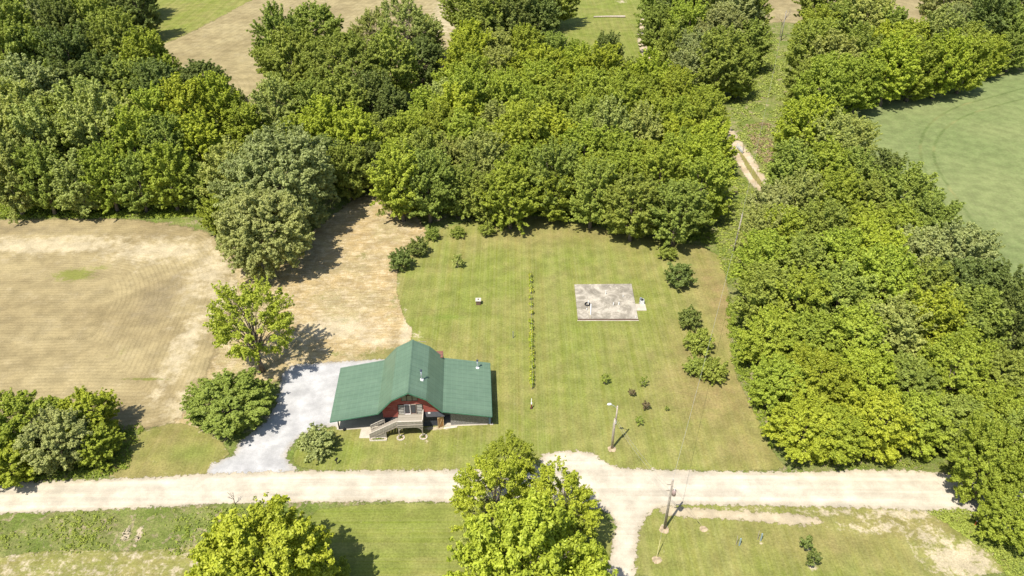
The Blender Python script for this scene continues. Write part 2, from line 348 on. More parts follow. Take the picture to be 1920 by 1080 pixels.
sheet('lawn', [(170, 900), (190, 840), (290, 800), (350, 790), (440, 842), (400, 880), (380, 893)], .03, m_lawn('verge_grass', 'x', .5), step=.5,
      extra=lambda X, d: {'brown': X[:, 0]*0+.45, 'lush': blob(X, [(360, 850, 50, 20, .8)]), 'bare': np.clip(1-d/2.0, 0, 1)*.45})
sheet('clearing', [(415, 430), (440, 470), (520, 500), (600, 420), (690, 355), (770, 395), (810, 440), (765, 480), (750, 530), (768, 600), (790, 640), (700, 690), (560, 700), (480, 730), (400, 780), (340, 830), (310, 800), (360, 720), (380, 620), (400, 500)], .018, m_dirt(), step=.6, smooth=2, margin=3,
      extra=lambda X, d: {'green': np.maximum(blob(X, [(640, 665, 70, 12, .6), (650, 600, 50, 12, .65), (740, 560, 18, 60, .6), (600, 560, 40, 12, .6), (680, 480, 20, 12, .6), (620, 510, 16, 8, .5), (720, 665, 60, 16, .95), (450, 690, 40, 30, .5)]), .08), 'pale': blob(X, [(640, 615, 110, 34, .85), (762, 620, 16, 40, 1.0), (700, 640, 60, 16, .8), (400, 560, 60, 80, .7), (760, 430, 30, 14, .6)])})
GR = m_gravel('grey_gravel', (.47, .46, .445), (.39, .38, .37), .9)
sheet('driveway', [(385, 892), (395, 872), (440, 852), (446, 832), (500, 790), (520, 755), (530, 700), (550, 684), (640, 678), (745, 672), (760, 700), (760, 780), (640, 800), (612, 800), (600, 806), (575, 812), (555, 826), (542, 840), (536, 855), (543, 870), (565, 886), (470, 896)], .04, GR, step=.5, smooth=0)
def ex_road(X, d):
    c = pathd(X, [(-300, 946), (0, 934), (400, 920), (900, 911), (1300, 914), (1700, 918), (1900, 940), (2200, 970)])
    return {'rut': np.where(c < 3.2, .5-.5*np.cos(2*np.pi*c/1.75), .35)}
RD = m_gravel('pale_gravel', (.60, .535, .42), (.54, .475, .365), .9, (.46, .40, .31))
sheet('road', [(-300, 916), (0, 905), (150, 901), (300, 895), (390, 888), (560, 883), (870, 881), (1015, 878), (1013, 855), (1030, 848), (1105, 845), (1140, 870), (1165, 879), (1300, 883), (1480, 886), (1650, 880), (1760, 886), (1900, 905), (2200, 930), (2200, 1010), (1950, 1010), (1830, 972), (1700, 955), (1500, 950), (1380, 948), (1250, 946), (1215, 962), (1196, 1000), (1188, 1110), (1130, 1110), (1148, 1020), (1158, 975), (1120, 948), (870, 941), (600, 941), (400, 946), (200, 956), (0, 964), (-300, 975)], .05, RD, step=.4, smooth=1, extra=ex_road)
sheet('shoulder', [(1235, 945), (1290, 953), (1400, 958), (1530, 968), (1545, 982), (1490, 986), (1400, 976), (1300, 970), (1235, 965)], .045, m_gravel('sandy_shoulder', (.50, .42, .29), (.42, .35, .23), .9), step=.4)
sheet('track', [(1366, 235), (1380, 250), (1398, 275), (1425, 315), (1452, 356), (1448, 375), (1425, 366), (1393, 325), (1368, 280), (1355, 245)], .03, m_gravel('track_gravel', (.52, .44, .32), (.44, .34, .21), .9), step=.4, smooth=1)
sheet('track_verge', [(1378, 272), (1386, 280), (1422, 332), (1436, 352), (1429, 354), (1405, 325)], .035, m_lawn('track_crown_grass', 'x', .8), step=.4, extra=lambda X, d: {'brown': X[:, 0]*0+.5, 'lush': X[:, 0]*0, 'bare': X[:, 0]*0+.3})
sheet('track', [(1212, 15), (1220, 20), (1206, 60), (1210, 85), (1236, 125), (1262, 148), (1250, 155), (1224, 128), (1200, 98), (1194, 70), (1202, 35)], .03, bpy.data.materials['track_gravel'], step=.7, smooth=1)
sheet('bare_patch', [(225, 1010), (240, 985), (250, 985), (235, 1020)], .02, bpy.data.materials['sandy_shoulder'], step=.3)
sheet('bare_patch', [(248, 1020), (262, 985), (272, 985), (255, 1025)], .02, bpy.data.materials['sandy_shoulder'], step=.3)
sheet('dead_grass', [(-60, 1100), (-60, 1055), (90, 1030), (260, 1035), (390, 1020), (430, 1040), (420, 1100)], .015, m_lawn('straw_grass', 'y', .9), step=.5, margin=2,
      extra=lambda X, d: {'brown': X[:, 0]*0+.3, 'lush': X[:, 0]*0, 'bare': X[:, 0]*0+.5})
# ------------------------------------------------------------------ foliage
def m_leaf():
    t = NT('leaves'); oi = t.n.new('ShaderNodeObjectInfo')
    v = t.attr('tone')
    c = t.mix(t.ramp(v, 0, 1, 0, 1, False), (.66, .70, .66), (1.34, 1.28, 1.25))
    c = t.mix(1.0, oi.outputs['Color'], c, 'MULTIPLY')
    b = t.n.new('ShaderNodeBsdfPrincipled'); t.lk(c, b.inputs['Base Color']); b.inputs['Roughness'].default_value = .55
    b.inputs['Specular IOR Level'].default_value = .25
    tr = t.n.new('ShaderNodeBsdfTranslucent'); t.lk(t.mix(1.0, c, (1.25, 1.4, .5), 'MULTIPLY'), tr.inputs[0])
    m = t.n.new('ShaderNodeMixShader'); m.inputs[0].default_value = .25
    t.lk(b.outputs[0], m.inputs[1]); t.lk(tr.outputs[0], m.inputs[2]); t.sh = m.outputs[0]
    return t.done()
LEAF = m_leaf()
def m_bark():
    t = NT('bark'); n = t.noise(2.5, 4, .7, t.scale(t.obj(), (3, 3, .6)))
    return t.bsdf(t.mix(t.ramp(n, .3, .7), (.09, .07, .05), (.25, .21, .165)), .9, .1).done()
BARK = m_bark()
TWIG = plain('grey_twigs', (.26, .22, .18), .9, .1, 0, .25)
def rnd_unit(rg, n):
    v = rg.normal(size=(n, 3)); return v/np.linalg.norm(v, axis=1)[:, None]
def leafquads(rg, C, N, size, asp=.62):
    "one leaf spray (a quad) per centre C with normal N"
    n = len(C); r = rnd_unit(rg, n); u = np.cross(N, r); u /= np.linalg.norm(u, axis=1)[:, None]+1e-9
    w = np.cross(N, u); s = (size*(.6+.8*rg.random(n)))[:, None]; bend = N*s*.18
    a = C-u*s*.55; b = C+w*s*asp*.5+bend; c = C+u*s*.6; d = C-w*s*asp*.5+bend
    V = np.stack([a, b, c, d], 1).reshape(-1, 3); Q = np.arange(4*n).reshape(-1, 4)
    return V, Q
def crown_mesh(seed, r, rz, nl=60, dens=1.0, leaf=.34, clump=.4, per=14, fill=.35, skirt=.9, up=.35, shoot=.32, updir=.6, rough=.2, nlobe=7, gap=.0):
    """crown about the origin: nl leafy shoots standing on an uneven ellipsoid, over a looser inner fill"""
    rg = np.random.default_rng(seed)
    k = np.arange(nl)+.5; ph = np.arccos(1-2*k/nl*(1-.5*(1-skirt))); th = math.pi*(1+5**.5)*k+rg.random()*6
    D = np.stack([np.sin(ph)*np.cos(th), np.sin(ph)*np.sin(th), np.cos(ph)], 1)+rg.normal(size=(nl, 3))*.13
    D /= np.linalg.norm(D, axis=1)[:, None]
    B = rnd_unit(rg, nlobe); amp = rg.uniform(.4, 1, nlobe)      # bulges of the big limbs
    def bulge(d): return 1+rough*((np.exp(-((1-d@B.T)/.16))*amp).max(1)-.55)
    rad = bulge(D)*(.70+.10*rg.random(nl)); ax = np.array([r, r, rz]); L = D*rad[:, None]*ax
    C = []; O = []; T = []; SZ = []
    alive = rg.random(nl) > gap
    for i in range(nl):
        if not alive[i]: continue
        d = D[i]*np.array([1, 1, .8])+np.array([0, 0, updir])+rg.normal(size=3)*.25; d /= np.linalg.norm(d)
        ln = shoot*r*(.6+.8*rg.random()); m = max(3, int(dens*ln/(clump*.55))); t = (np.arange(m)+.5)/m; tt = rg.random()
        for q in range(3 if r > 3 else 2):
            side = np.cross(d, rg.normal(size=3)); side /= np.linalg.norm(side); fan = rg.uniform(.15, .6)*(q > 0)
            p = L[i]+(d*t[:, None]+side*fan*t[:, None])*ln+rg.normal(size=(m, 3))*clump*.35
            C.append(p); SZ.append(clump*(1.15-.55*t)); O.append(np.repeat((d+side*fan)[None], m, 0)); T.append(np.full(m, tt))
    nf = int(fill*4*math.pi*(r*r*rz)**(2/3)/(clump*clump*1.6)); d = rnd_unit(rg, nf); d = d[d[:, 2] > -skirt]
    C.append(d*(bulge(d)*(.58+.2*rg.random(len(d))))[:, None]*ax); SZ.append(np.full(len(d), clump*1.15)); O.append(d); T.append(rg.random(len(d)))
    C = np.vstack(C); O = np.vstack(O); T = np.concatenate(T); SZ = np.concatenate(SZ)
    m = len(C); cl = .6*T+.4*rg.random(m); nc = rg.integers(int(per*.5), int(per*1.3)+1, m)
    idx = np.repeat(np.arange(m), nc); n = len(idx)
    off = rnd_unit(rg, n)*(rg.random(n)**.5)[:, None]*SZ[idx][:, None]
    P = C[idx]+off*np.array([1, 1, .75])
    N = O[idx]*.35+off/clump*.8+rnd_unit(rg, n)*.8+np.array([0, 0, up]); N /= np.linalg.norm(N, axis=1)[:, None]
    V, Q = leafquads(rg, P, N, np.full(n, leaf))
    tone = np.clip(cl[idx]*.6+.4*rg.random(n), 0, 1)
    return V, Q, np.repeat(tone, 4), L[rg.permutation(nl)]*.9, None
def trunk_mb(seed, H, hc, r, rz, L, t0=.022, nb=9, base=.3):
    rg = random.Random(seed); m = MB(); rt = H*t0+.06
    top = hc+rz*.45; pts = []; x = y = 0
    for i in range(7):
        f = i/6; pts.append((x, y, top*f-.15*(i == 0))); x += rg.uniform(-.12, .12)*r*.3; y += rg.uniform(-.12, .12)*r*.3
    m.tube(pts, [rt*(1.35 if i == 0 else 1-.8*i/6) for i in range(7)], 7)
    order = list(range(len(L)-1)); rg.shuffle(order)
    for i in order[:nb]:
        e = Vector(L[i])+Vector((0, 0, hc)); z0 = min(top*.85, max(top*base, e.z*.45+rg.uniform(-.5, .5)))
        k = z0/top*6; i0 = min(5, int(k)); a = Vector(pts[i0]).lerp(Vector(pts[i0+1]), k-i0)
        mid = a.lerp(e, .5)+Vector((0, 0, .12*(e-a).length)); r0 = rt*(1-.8*z0/top)*.6
        m.tube([a, a.lerp(mid, .5)+Vector((0, 0, .05)), mid, e], [r0, r0*.75, r0*.5, r0*.15], 5)
        for q in range(2):
            e2 = e+Vector((rg.uniform(-1, 1), rg.uniform(-1, 1), rg.uniform(0, .9)))*r*.28
            m.tube([mid.lerp(e, .4+.3*q), e2], [r0*.3, r0*.07], 4)
    return m
SPEC = {}   # kind -> list of prototypes (crown mesh, trunk mesh, r, rz, hc)
def spec(kind, n, r, rz, hc, seed, trunk=True, nb=9, base=.3, t0=.022, **kw):
    SPEC[kind] = []
    for i in range(n):
        V, Q, tn, L, LR = crown_mesh(seed+i, r, rz, **kw); V[:, 2] += hc
        V[:, 2] = np.where(V[:, 2] < .12, .12+np.abs(V[:, 2])*.1, V[:, 2])
        cm = npmesh(kind+'_crown', V, Q, LEAF, {'tone': tn}); tm = None
        if trunk: tm = trunk_mb(seed+i, hc+rz, hc, r, rz, L, t0, nb, base).mesh(kind+'_trunk', BARK, True)
        SPEC[kind].append((cm, tm, r, rz, hc))
spec('wood', 8, 4.2, 6.6, 5.7, 10, nl=80, leaf=.235, clump=.31, per=19, shoot=.50, updir=1.0, rough=.3)
spec('maple', 5, 5.6, 5.9, 5.7, 40, nl=140, leaf=.235, clump=.34, per=20, shoot=.30, updir=.35, rough=.45, nlobe=10)
spec('oak', 4, 8.0, 7.4, 7.8, 70, nl=260, leaf=.245, clump=.38, per=20, shoot=.24, updir=.3, rough=.4, nlobe=14)
spec('airy', 3, 6.0, 5.8, 7.6, 90, nl=170, leaf=.21, clump=.27, per=11, fill=.08, shoot=.25, updir=.35, rough=.5, nlobe=9, gap=.25, skirt=.75, nb=26, t0=.02)
spec('shrub', 4, 2.6, 2.0, 2.0, 120, nl=44, leaf=.26, clump=.28, per=11, shoot=.36, updir=.4, rough=.6, nlobe=6, skirt=.8, base=.1, t0=.015)
spec('sapling', 4, .8, .9, 1.25, 150, nl=14, leaf=.2, clump=.17, per=7, fill=.2, shoot=.5, updir=.5, rough=.5, skirt=.8, gap=.2, base=.25, nb=6, t0=.004)
COL = {'Y': (.385, .435, .046), 'G': (.30, .355, .066), 'D': (.20, .245, .06), 'O': (.345, .375, .135), 'L': (.375, .41, .11), 'N': (.345, .405, .052), 'B': (.19, .15, .08)}
CN = {'Y': 'yellow-green', 'G': 'mid green', 'D': 'dark green', 'O': 'grey-green', 'L': 'pale green', 'N': 'bright green', 'B': 'brown'}
PROTO = {}
RNG = random.Random(5)
def tree(px, py, w, c, kind='wood', label=None, group=None, at_base=False, name=None, sc=None, jitter=.12, vi=None, cat='tree', H=None, zs=1.0):
    """px,py = crown centre in the survey picture, w = crown width there"""
    i = RNG.randrange(len(SPEC[kind])) if vi is None else vi
    cm, tm, r, rz, hc = SPEC[kind][i]; s = 1.0
    for _ in range(4):
        P = G(px, py, hc*s*zs) if not at_base else G(px, py); s = w/2/(r*1.0)/pxm(P)
    name = name or {'wood': 'broadleaf_tree', 'maple': 'broadleaf_tree', 'oak': 'oak_tree', 'airy': 'open_crowned_tree', 'shrub': 'bush', 'sapling': 'sapling'}[kind]
    key = (kind, i, name)
    if key not in PROTO:
        root = empty(name, (0, 0, 0)); PROTO[key] = root
        cr = bpy.data.objects.new('crown', cm); col.objects.link(cr); cr.parent = root
        if tm: tk = bpy.data.objects.new('trunk', tm); col.objects.link(tk); tk.parent = root
    else: root = copy_tree(PROTO[key])
    root.location = (P.x, P.y, 0); root.scale = (s, s, s*zs*RNG.uniform(.87, 1.14)); root.rotation_euler.z = RNG.uniform(0, 6.28)
    b = COL[c]; k = RNG.uniform(1-jitter, 1+jitter); hshift = RNG.uniform(-.045, .045)
    for ch in root.children:
        ch.color = (b[0]*k*(1+hshift), b[1]*k, b[2]*k*(1-hshift), 1)
    return tag(root, label, cat, group)
ORD = ['first', 'second', 'third', 'fourth', 'fifth', 'sixth', 'seventh', 'eighth', 'ninth', 'tenth', 'eleventh', 'twelfth', 'thirteenth', 'fourteenth']
ROWN = ['front', 'second', 'third', 'fourth', 'fifth', 'sixth', 'seventh', 'eighth', 'ninth', 'tenth', 'eleventh']
def wood(rows, place, group, kind='wood', zs=1.0):
    for ri, row in enumerate(rows):
        row = sorted(row, key=lambda q: q[0]); n = len(row)
        for i, q in enumerate(row):
            px, py, w, c = q[:4]; kd = q[4] if len(q) > 4 else kind; zz = q[5] if len(q) > 5 else zs
            pos = ('leftmost' if i == 0 else 'rightmost' if i == n-1 else ORD[i]+' from left')+f' in {ROWN[ri]} row, {place}'
            if n == 1: pos = f'alone in {ROWN[ri]} row, {place}'
            tree(px, py, w, c, kd, f'{CN[c]} tree, {pos}', group, zs=zz)
def along(pl, n, w, pal, seed, jx=12, jy=9):
    rg = random.Random(seed); out = []
    for i in range(n):
        f = (i+.5)/n*(len(pl)-1); k = min(len(pl)-2, int(f)); f -= k
        x = pl[k][0]*(1-f)+pl[k+1][0]*f+rg.uniform(-jx, jx); y = pl[k][1]*(1-f)+pl[k+1][1]*f+rg.uniform(-jy, jy)
        out.append((x, y, w*rg.uniform(.85, 1.2), rg.choice(pal)))
    return out

PM = 'NNNNYGNNL'
wood([along([(730, 345), (850, 365), (960, 368), (1120, 380), (1310, 412)], 9, 92, 'NNNG', 1, 8, 5),
      along([(715, 300), (1000, 335), (1345, 370)], 10, 86, 'NNGNNL', 2),
      along([(740, 265), (1350, 325)], 11, 84, PM, 3),
      along([(780, 240), (1350, 285)], 10, 82, PM, 4),
      along([(800, 208), (1352, 245)], 10, 80, PM, 5),
      along([(820, 172), (1340, 205)], 10, 76, 'YNNNYN', 6),
      along([(850, 140), (1300, 168)], 9, 70, 'YYNNL', 7),
      [(880, 105, 74, 'Y'), (935, 100, 70, 'L'), (985, 108, 66, 'N'), (1035, 105, 62, 'G'), (1080, 112, 60, 'N'), (1140, 108, 58, 'D'), (1290, 140, 70, 'O')]],
     'wood behind the lawn', 'trees of the wood behind the mown lawn')
wood([[(20, 345, 100, 'L'), (85, 352, 86, 'G'), (145, 348, 92, 'L'), (205, 345, 88, 'N'), (262, 350, 80, 'G'), (320, 342, 92, 'N'), (372, 350, 70, 'G')],
      [(5, 290, 110, 'L'), (75, 290, 100, 'L'), (140, 285, 90, 'G'), (190, 270, 110, 'L'), (255, 285, 92, 'N'), (315, 290, 86, 'G'), (370, 270, 90, 'Y')],
      [(35, 225, 120, 'L'), (110, 240, 90, 'G'), (170, 225, 104, 'L'), (235, 232, 92, 'L'), (295, 230, 90, 'N'), (350, 222, 92, 'Y'), (410, 215, 84, 'Y'), (462, 235, 70, 'N'), (520, 215, 76, 'L')],
      [(60, 185, 110, 'O'), (130, 175, 92, 'D'), (190, 160, 96, 'D'), (245, 165, 90, 'G'), (300, 185, 80, 'D'), (380, 152, 108, 'D', 'maple'), (440, 190, 40, 'D')],
      [(15, 130, 100, 'G'), (75, 125, 90, 'G'), (135, 128, 90, 'D'), (175, 110, 80, 'D'), (225, 105, 90, 'G'), (280, 122, 84, 'N'), (318, 150, 50, 'N')],
      [(20, 75, 96, 'G'), (75, 55, 84, 'O'), (125, 75, 80, 'D'), (170, 60, 86, 'G'), (212, 80, 70, 'G'), (252, 92, 52, 'Y')],
      [(10, 25, 90, 'G'), (60, 15, 80, 'G'), (115, 22, 82, 'D'), (165, 15, 80, 'D'), (215, 28, 96, 'D', 'maple'), (262, 30, 66, 'D')],
      [(30, -20, 90, 'G'), (95, -20, 90, 'D'), (150, -22, 90, 'D'), (215, -18, 90, 'D'), (262, -10, 60, 'D')]],
     'wood on the left', 'trees of the wood beyond the stubble field')
wood([[(612, 312, 80, 'D'), (652, 330, 74, 'G'), (690, 318, 66, 'D')],
      [(560, 262, 74, 'N'), (610, 262, 84, 'Y'), (665, 275, 90, 'Y'), (705, 262, 70, 'G')],
      [(590, 205, 84, 'G'), (640, 205, 90, 'G'), (700, 195, 80, 'D'), (740, 215, 70, 'D')],
      [(550, 130, 120, 'G', 'maple'), (650, 130, 165, 'G', 'oak'), (735, 140, 90, 'G'), (790, 118, 88, 'D', 'maple')],
      [(525, 90, 80, 'G'), (590, 55, 110, 'G', 'maple'), (700, 65, 92, 'L', 'airy'), (760, 60, 120, 'L', 'airy'), (800, 75, 60, 'L')]],
     'clump before the far field', 'tall trees in front of the far stubble field')
wood([[(905, 45, 96, 'G'), (955, 50, 84, 'D'), (1005, 45, 80, 'D')], [(880, 8, 90, 'G'), (935, 5, 96, 'D'), (985, 2, 100, 'D'), (1045, 0, 76, 'G')]],
     'clump beside far meadow', 'trees beside the far meadow')
wood([[(1260, 105, 70, 'G'), (1300, 110, 80, 'O'), (1350, 130, 92, 'G'), (1385, 148, 60, 'G')],
      [(1235, 60, 66, 'G'), (1290, 65, 80, 'N'), (1350, 75, 110, 'O', 'maple'), (1402, 88, 76, 'G')],
      [(1235, 10, 76, 'G'), (1280, 15, 84, 'D'), (1330, 12, 84, 'G'), (1380, 20, 90, 'O'), (1415, 30, 60, 'G')]],
     'grove right of the far track', 'trees right of the far track')
wood([[(1512, 168, 76, 'G'), (1555, 175, 84, 'N'), (1610, 160, 84, 'N'), (1665, 140, 90, 'Y'), (1715, 135, 84, 'N'), (1765, 130, 84, 'Y'), (1810, 125, 76, 'N'), (1852, 108, 62, 'N')],
      [(1518, 112, 80, 'G'), (1555, 120, 92, 'L'), (1605, 110, 90, 'G'), (1655, 95, 84, 'Y'), (1705, 90, 80, 'N'), (1755, 88, 84, 'L'), (1810, 85, 76, 'G'), (1900, 95, 60, 'G')],
      [(1530, 70, 76, 'N'), (1570, 65, 80, 'G'), (1612, 48, 96, 'L'), (1665, 65, 76, 'G'), (1790, 55, 90, 'O', 'maple'), (1850, 50, 90, 'D'), (1900, 60, 84, 'G')],
      [(1545, 8, 84, 'G'), (1775, 12, 104, 'O', 'oak'), (1845, 10, 90, 'O'), (1900, 12, 90, 'D')]],
     'hedgerow above the green field', 'trees of the hedgerow above the green field')
wood([[(1893, 975, 110, 'N', 'maple')],
      [(1852, 870, 130, 'N', 'maple', 1.45), (1915, 850, 130, 'G', 'maple', 1.4)],
      [(1510, 800, 130, 'Y', 'maple'), (1570, 810, 120, 'Y', 'maple'), (1640, 800, 130, 'Y', 'maple'), (1715, 795, 120, 'N', 'maple'), (1790, 790, 130, 'G', 'maple'), (1870, 790, 140, 'N', 'maple')],
      [(1468, 722, 115, 'N', 'maple'), (1530, 725, 130, 'Y', 'maple'), (1615, 715, 130, 'Y', 'maple'), (1700, 715, 130, 'G', 'maple'), (1785, 705, 135, 'N', 'maple'), (1880, 705, 150, 'G', 'maple')],
      [(1446, 640, 115, 'N', 'maple'), (1515, 645, 130, 'N', 'maple'), (1600, 640, 120, 'N'), (1670, 630, 120, 'L'), (1740, 625, 120, 'Y'), (1815, 625, 130, 'G'), (1895, 630, 120, 'D')],
      [(1434, 570, 105, 'G'), (1490, 575, 120, 'N'), (1570, 570, 125, 'G'), (1650, 560, 120, 'N'), (1725, 560, 120, 'G'), (1800, 555, 120, 'D'), (1865, 570, 100, 'D')],
      [(1430, 510, 100, 'N'), (1500, 510, 110, 'G'), (1575, 505, 110, 'N'), (1645, 500, 110, 'Y'), (1715, 500, 110, 'O'), (1790, 495, 116, 'O')],
      [(1425, 455, 80, 'L'), (1470, 450, 96, 'N'), (1540, 450, 100, 'G'), (1610, 445, 100, 'N'), (1680, 440, 100, 'N'), (1745, 440, 100, 'G')],
      [(1440, 405, 84, 'O'), (1495, 395, 90, 'L'), (1560, 395, 96, 'N'), (1625, 385, 96, 'G'), (1690, 385, 104, 'G')],
      [(1480, 340, 90, 'G'), (1540, 335, 96, 'N'), (1600, 335, 92, 'G'), (1655, 335, 84, 'D')],
      [(1505, 258, 96, 'Y'), (1550, 275, 90, 'L'), (1600, 268, 66, 'L'), (1530, 205, 96, 'N')]],
     'wood right of lawn', 'trees of the wood between the lawn and the green field')

def solo(*a, **k): return tree(*a, **k)
solo(520, 325, 225, 'O', 'oak', 'huge round grey-green oak, rear one of the pair at the clearing edge', vi=0, zs=1.1)
solo(490, 425, 185, 'O', 'oak', 'large grey-green oak in front of the huge one, over the field corner', vi=1, zs=1.1)
solo(412, 400, 70, 'N', 'wood', 'bright green tree tucked against the left flank of the two oaks', zs=.8)
solo(437, 345, 100, 'L', 'wood', 'pale green tree between the left wood and the huge oak')
solo(474, 612, 172, 'N', 'airy', 'open crowned bright green tree with visible limbs left of the barn', vi=0)
solo(428, 757, 160, 'G', 'maple', 'dense mid green tree beside the grey gravel driveway bend', vi=1, zs=.62)
solo(478, 742, 74, 'G', 'shrub', 'dark leafy bush joined to the right side of the tree by the driveway')
solo(592, 826, 72, 'O', 'shrub', 'round bush on the grass tip between driveway and barn', vi=0)
G1 = 'trees of the roadside clump at the lower left'
solo(35, 805, 150, 'N', 'maple', 'bright green tree at the far left of the roadside clump', G1, zs=.75)
solo(15, 865, 100, 'Y', 'wood', 'low yellow-green tree at the lower left corner of the roadside clump', G1, zs=.7)
solo(108, 830, 140, 'O', 'maple', 'grey-green tree in the middle of the roadside clump', G1, zs=.8)
solo(160, 788, 115, 'Y', 'maple', 'yellow-green tree at the right side of the roadside clump', G1, zs=.8)
solo(180, 838, 80, 'N', 'wood', 'bright green small tree at the lower right of the roadside clump', G1, zs=.7)
G2 = 'trees below the gravel road'
solo(490, 1082, 275, 'Y', 'maple', 'bright yellow-green tree at the bottom left of the middle, below the road', G2, vi=2, zs=.9)
solo(405, 1105, 160, 'Y', 'maple', 'lower yellow-green tree left of the bright one at the bottom edge', G2, vi=3, zs=.7)
solo(590, 1085, 120, 'N', 'maple', 'smaller green tree right of the bright one at the bottom edge', G2, vi=0, zs=.7)
solo(925, 938, 170, 'Y', 'airy', 'open crowned yellow-green tree overhanging the road, left of two', G2, vi=1)
solo(1050, 945, 160, 'Y', 'airy', 'open crowned yellow-green tree overhanging the road, right of two', G2, vi=2)
solo(955, 872, 110, 'N', 'airy', 'tallest open crowned top reaching over the road at the bottom centre', G2, vi=0)
solo(982, 1092, 275, 'Y', 'maple', 'large dense yellow-green tree at the bottom centre of the picture', G2, vi=4, zs=1.15)
solo(915, 985, 120, 'L', 'airy', 'pale green tree on the left side of the bottom centre clump', G2)
solo(1065, 1000, 120, 'N', 'airy', 'bright green tree on the right side of the bottom centre clump', G2, vi=1)
G3 = 'small fruit trees along the right side of the lawn'
for (x, y, w, c, l, zs_) in ((1252, 474, 36, 'G', 'smallest dark bushy tree at the top of the lawn edge row', .9), (1276, 515, 60, 'D', 'roundest dense tree above the gap in the lawn edge row', 1.1),
      (1293, 597, 46, 'D', 'upright dark tree below the gap in the lawn edge row', 1.3), (1312, 640, 58, 'G', 'wide tree in the middle of the lower lawn edge row', 1.0),
      (1309, 686, 52, 'G', 'left one of the two trees ending the lawn edge row', 1.0), (1337, 695, 56, 'G', 'right one of the two trees ending the lawn edge row', 1.1)):
    solo(x, y, w, c, 'shrub', l, G3, name='fruit_tree', zs=zs_)
G4 = 'bushes at the upper left corner of the lawn'
for (x, y, w, c, l) in ((752, 489, 48, 'D', 'widest dark bush at the left corner of the lawn'), (781, 464, 44, 'D', 'ragged dark bush just above the widest one on the lawn corner'),
      (811, 440, 28, 'G', 'slim green bush between the corner bushes and the wood'), (858, 434, 30, 'G', 'upright dark green bush at the foot of the wood'),
      (911, 431, 32, 'G', 'round green bush rightmost of those at the foot of the wood')):
    solo(x, y, w, c, 'shrub', l, G4)
G5 = 'young saplings planted in the lawn'
for (x, y, w, c, l) in ((858, 487, 22, 'L', 'thin pale sapling alone in the upper left of the lawn'), (1134, 711, 16, 'G', 'dark green sapling below the concrete slab'), (1206, 716, 15, 'G', 'flat green sapling right of the slab, topmost right one'),
      (1185, 735, 13, 'B', 'brown sapling between the green ones above the lamp pole'), (1212, 759, 16, 'B', 'largest brown wilted sapling in the lawn'), (1199, 787, 15, 'G', 'green sapling nearest the lamp pole'),
      (1250, 765, 9, 'G', 'tiny sapling in a pale ring right of the brown one'), (1513, 1020, 26, 'D', 'upper one of two saplings in the lawn below the road'), (1524, 1048, 28, 'D', 'lower one of two saplings in the lawn below the road')):
    solo(x, y, w, c, 'sapling', l, G5)

# bare trees
def bare_tree(px, py, H, label, seed, spread=.45, group=None):
    rg = random.Random(seed); m = MB(); b = G(px, py)
    root = empty('bare_tree', b)
    def br(p, d, L, r, k):
        e = p+d*L; m.tube([p, p.lerp(e, .5)+Vector((rg.uniform(-.06, .06)*L, rg.uniform(-.06, .06)*L, 0)), e], [r, r*.8, r*.55], 4)
        if k:
            for _ in range(3): br(p.lerp(e, rg.uniform(.5, 1)), (d+Vector((rg.uniform(-1, 1), rg.uniform(-1, 1), rg.uniform(-.2, .6)))*spread*1.6).normalized(), L*.62, r*.5, k-1)
    br(Vector((0, 0, -.1)), Vector((0, 0, 1)), H*.4, .05+H*.008, 4)
    m.build('trunk', TWIG, root); tag(root, label, 'tree', group)
bare_tree(441, 945, 2.8, 'leafless thin sapling standing at the south edge of the road', 3, .3)
bare_tree(1462, 70, 13, 'leafless grey tree beside the far wooden pole', 4, .4)
bare_tree(1905, 800, 9, 'leafless grey tree at the right edge above the road end', 6, .5)
bare_tree(1530, 150, 8, 'leafless twiggy tree inside the hedgerow above the green field', 8, .5)

# low growth nobody could count
def brush(name, polys, n, lo, hi, c, label, seed, leaf=.3, sq=1.0, group=None, cut=-.3):
    rg = np.random.default_rng(seed); C = []
    for P in polys:
        P = np.array(wpoly(P)); lo_ = P.min(0); hi_ = P.max(0); X = lo_+rg.random((n*4, 2))*(hi_-lo_)
        d = sdist(X, P); X = X[(d > 0)][:n]; C.append(X)
    X = np.vstack(C); m = len(X)
    # uneven density: keep where a cheap value pattern is high
    K = lo_+rg.random((26, 2))*(hi_-lo_); kr = 1.2+rg.random(26)*np.hypot(*(hi_-lo_))*.06; ka = rg.uniform(-1.6, 1.8, 26)
    v = (ka*np.exp(-(np.linalg.norm(X[:, None]-K[None], axis=2)/kr)**2)).sum(1)+rg.normal(size=m)*.7+.4
    X = X[v > cut]; v = v[v > cut]; m = len(X)
    r = lo+(hi-lo)*rg.random(m)**2*(.5+.2*np.clip(v, 0, 3)); per = 16
    idx = np.repeat(np.arange(m), per); k = len(idx); d = rnd_unit(rg, k); d[:, 2] = np.abs(d[:, 2])
    P = np.column_stack([X[idx], np.zeros(k)])+d*(r[idx]*(.6+.5*rg.random(k)))[:, None]*np.array([1, 1, .75*sq])+np.array([0, 0, .08])
    N = d+rnd_unit(rg, k)*.5+np.array([0, 0, .4]); N /= np.linalg.norm(N, axis=1)[:, None]
    V, Q = leafquads(rg, P, N, np.full(k, leaf)*(.5+.5*r[idx]/hi)); V[:, 2] = np.maximum(V[:, 2], .06)
    tone = np.repeat(np.clip(.5*rg.random(m)[idx]+.4*rg.random(k)+.1, 0, 1), 4)
    o = bpy.data.objects.new(name, npmesh(name, V, Q, LEAF, {'tone': tone})); col.objects.link(o); o.color = (*c, 1)
    return tag(o, label, 'undergrowth', group, 'stuff')
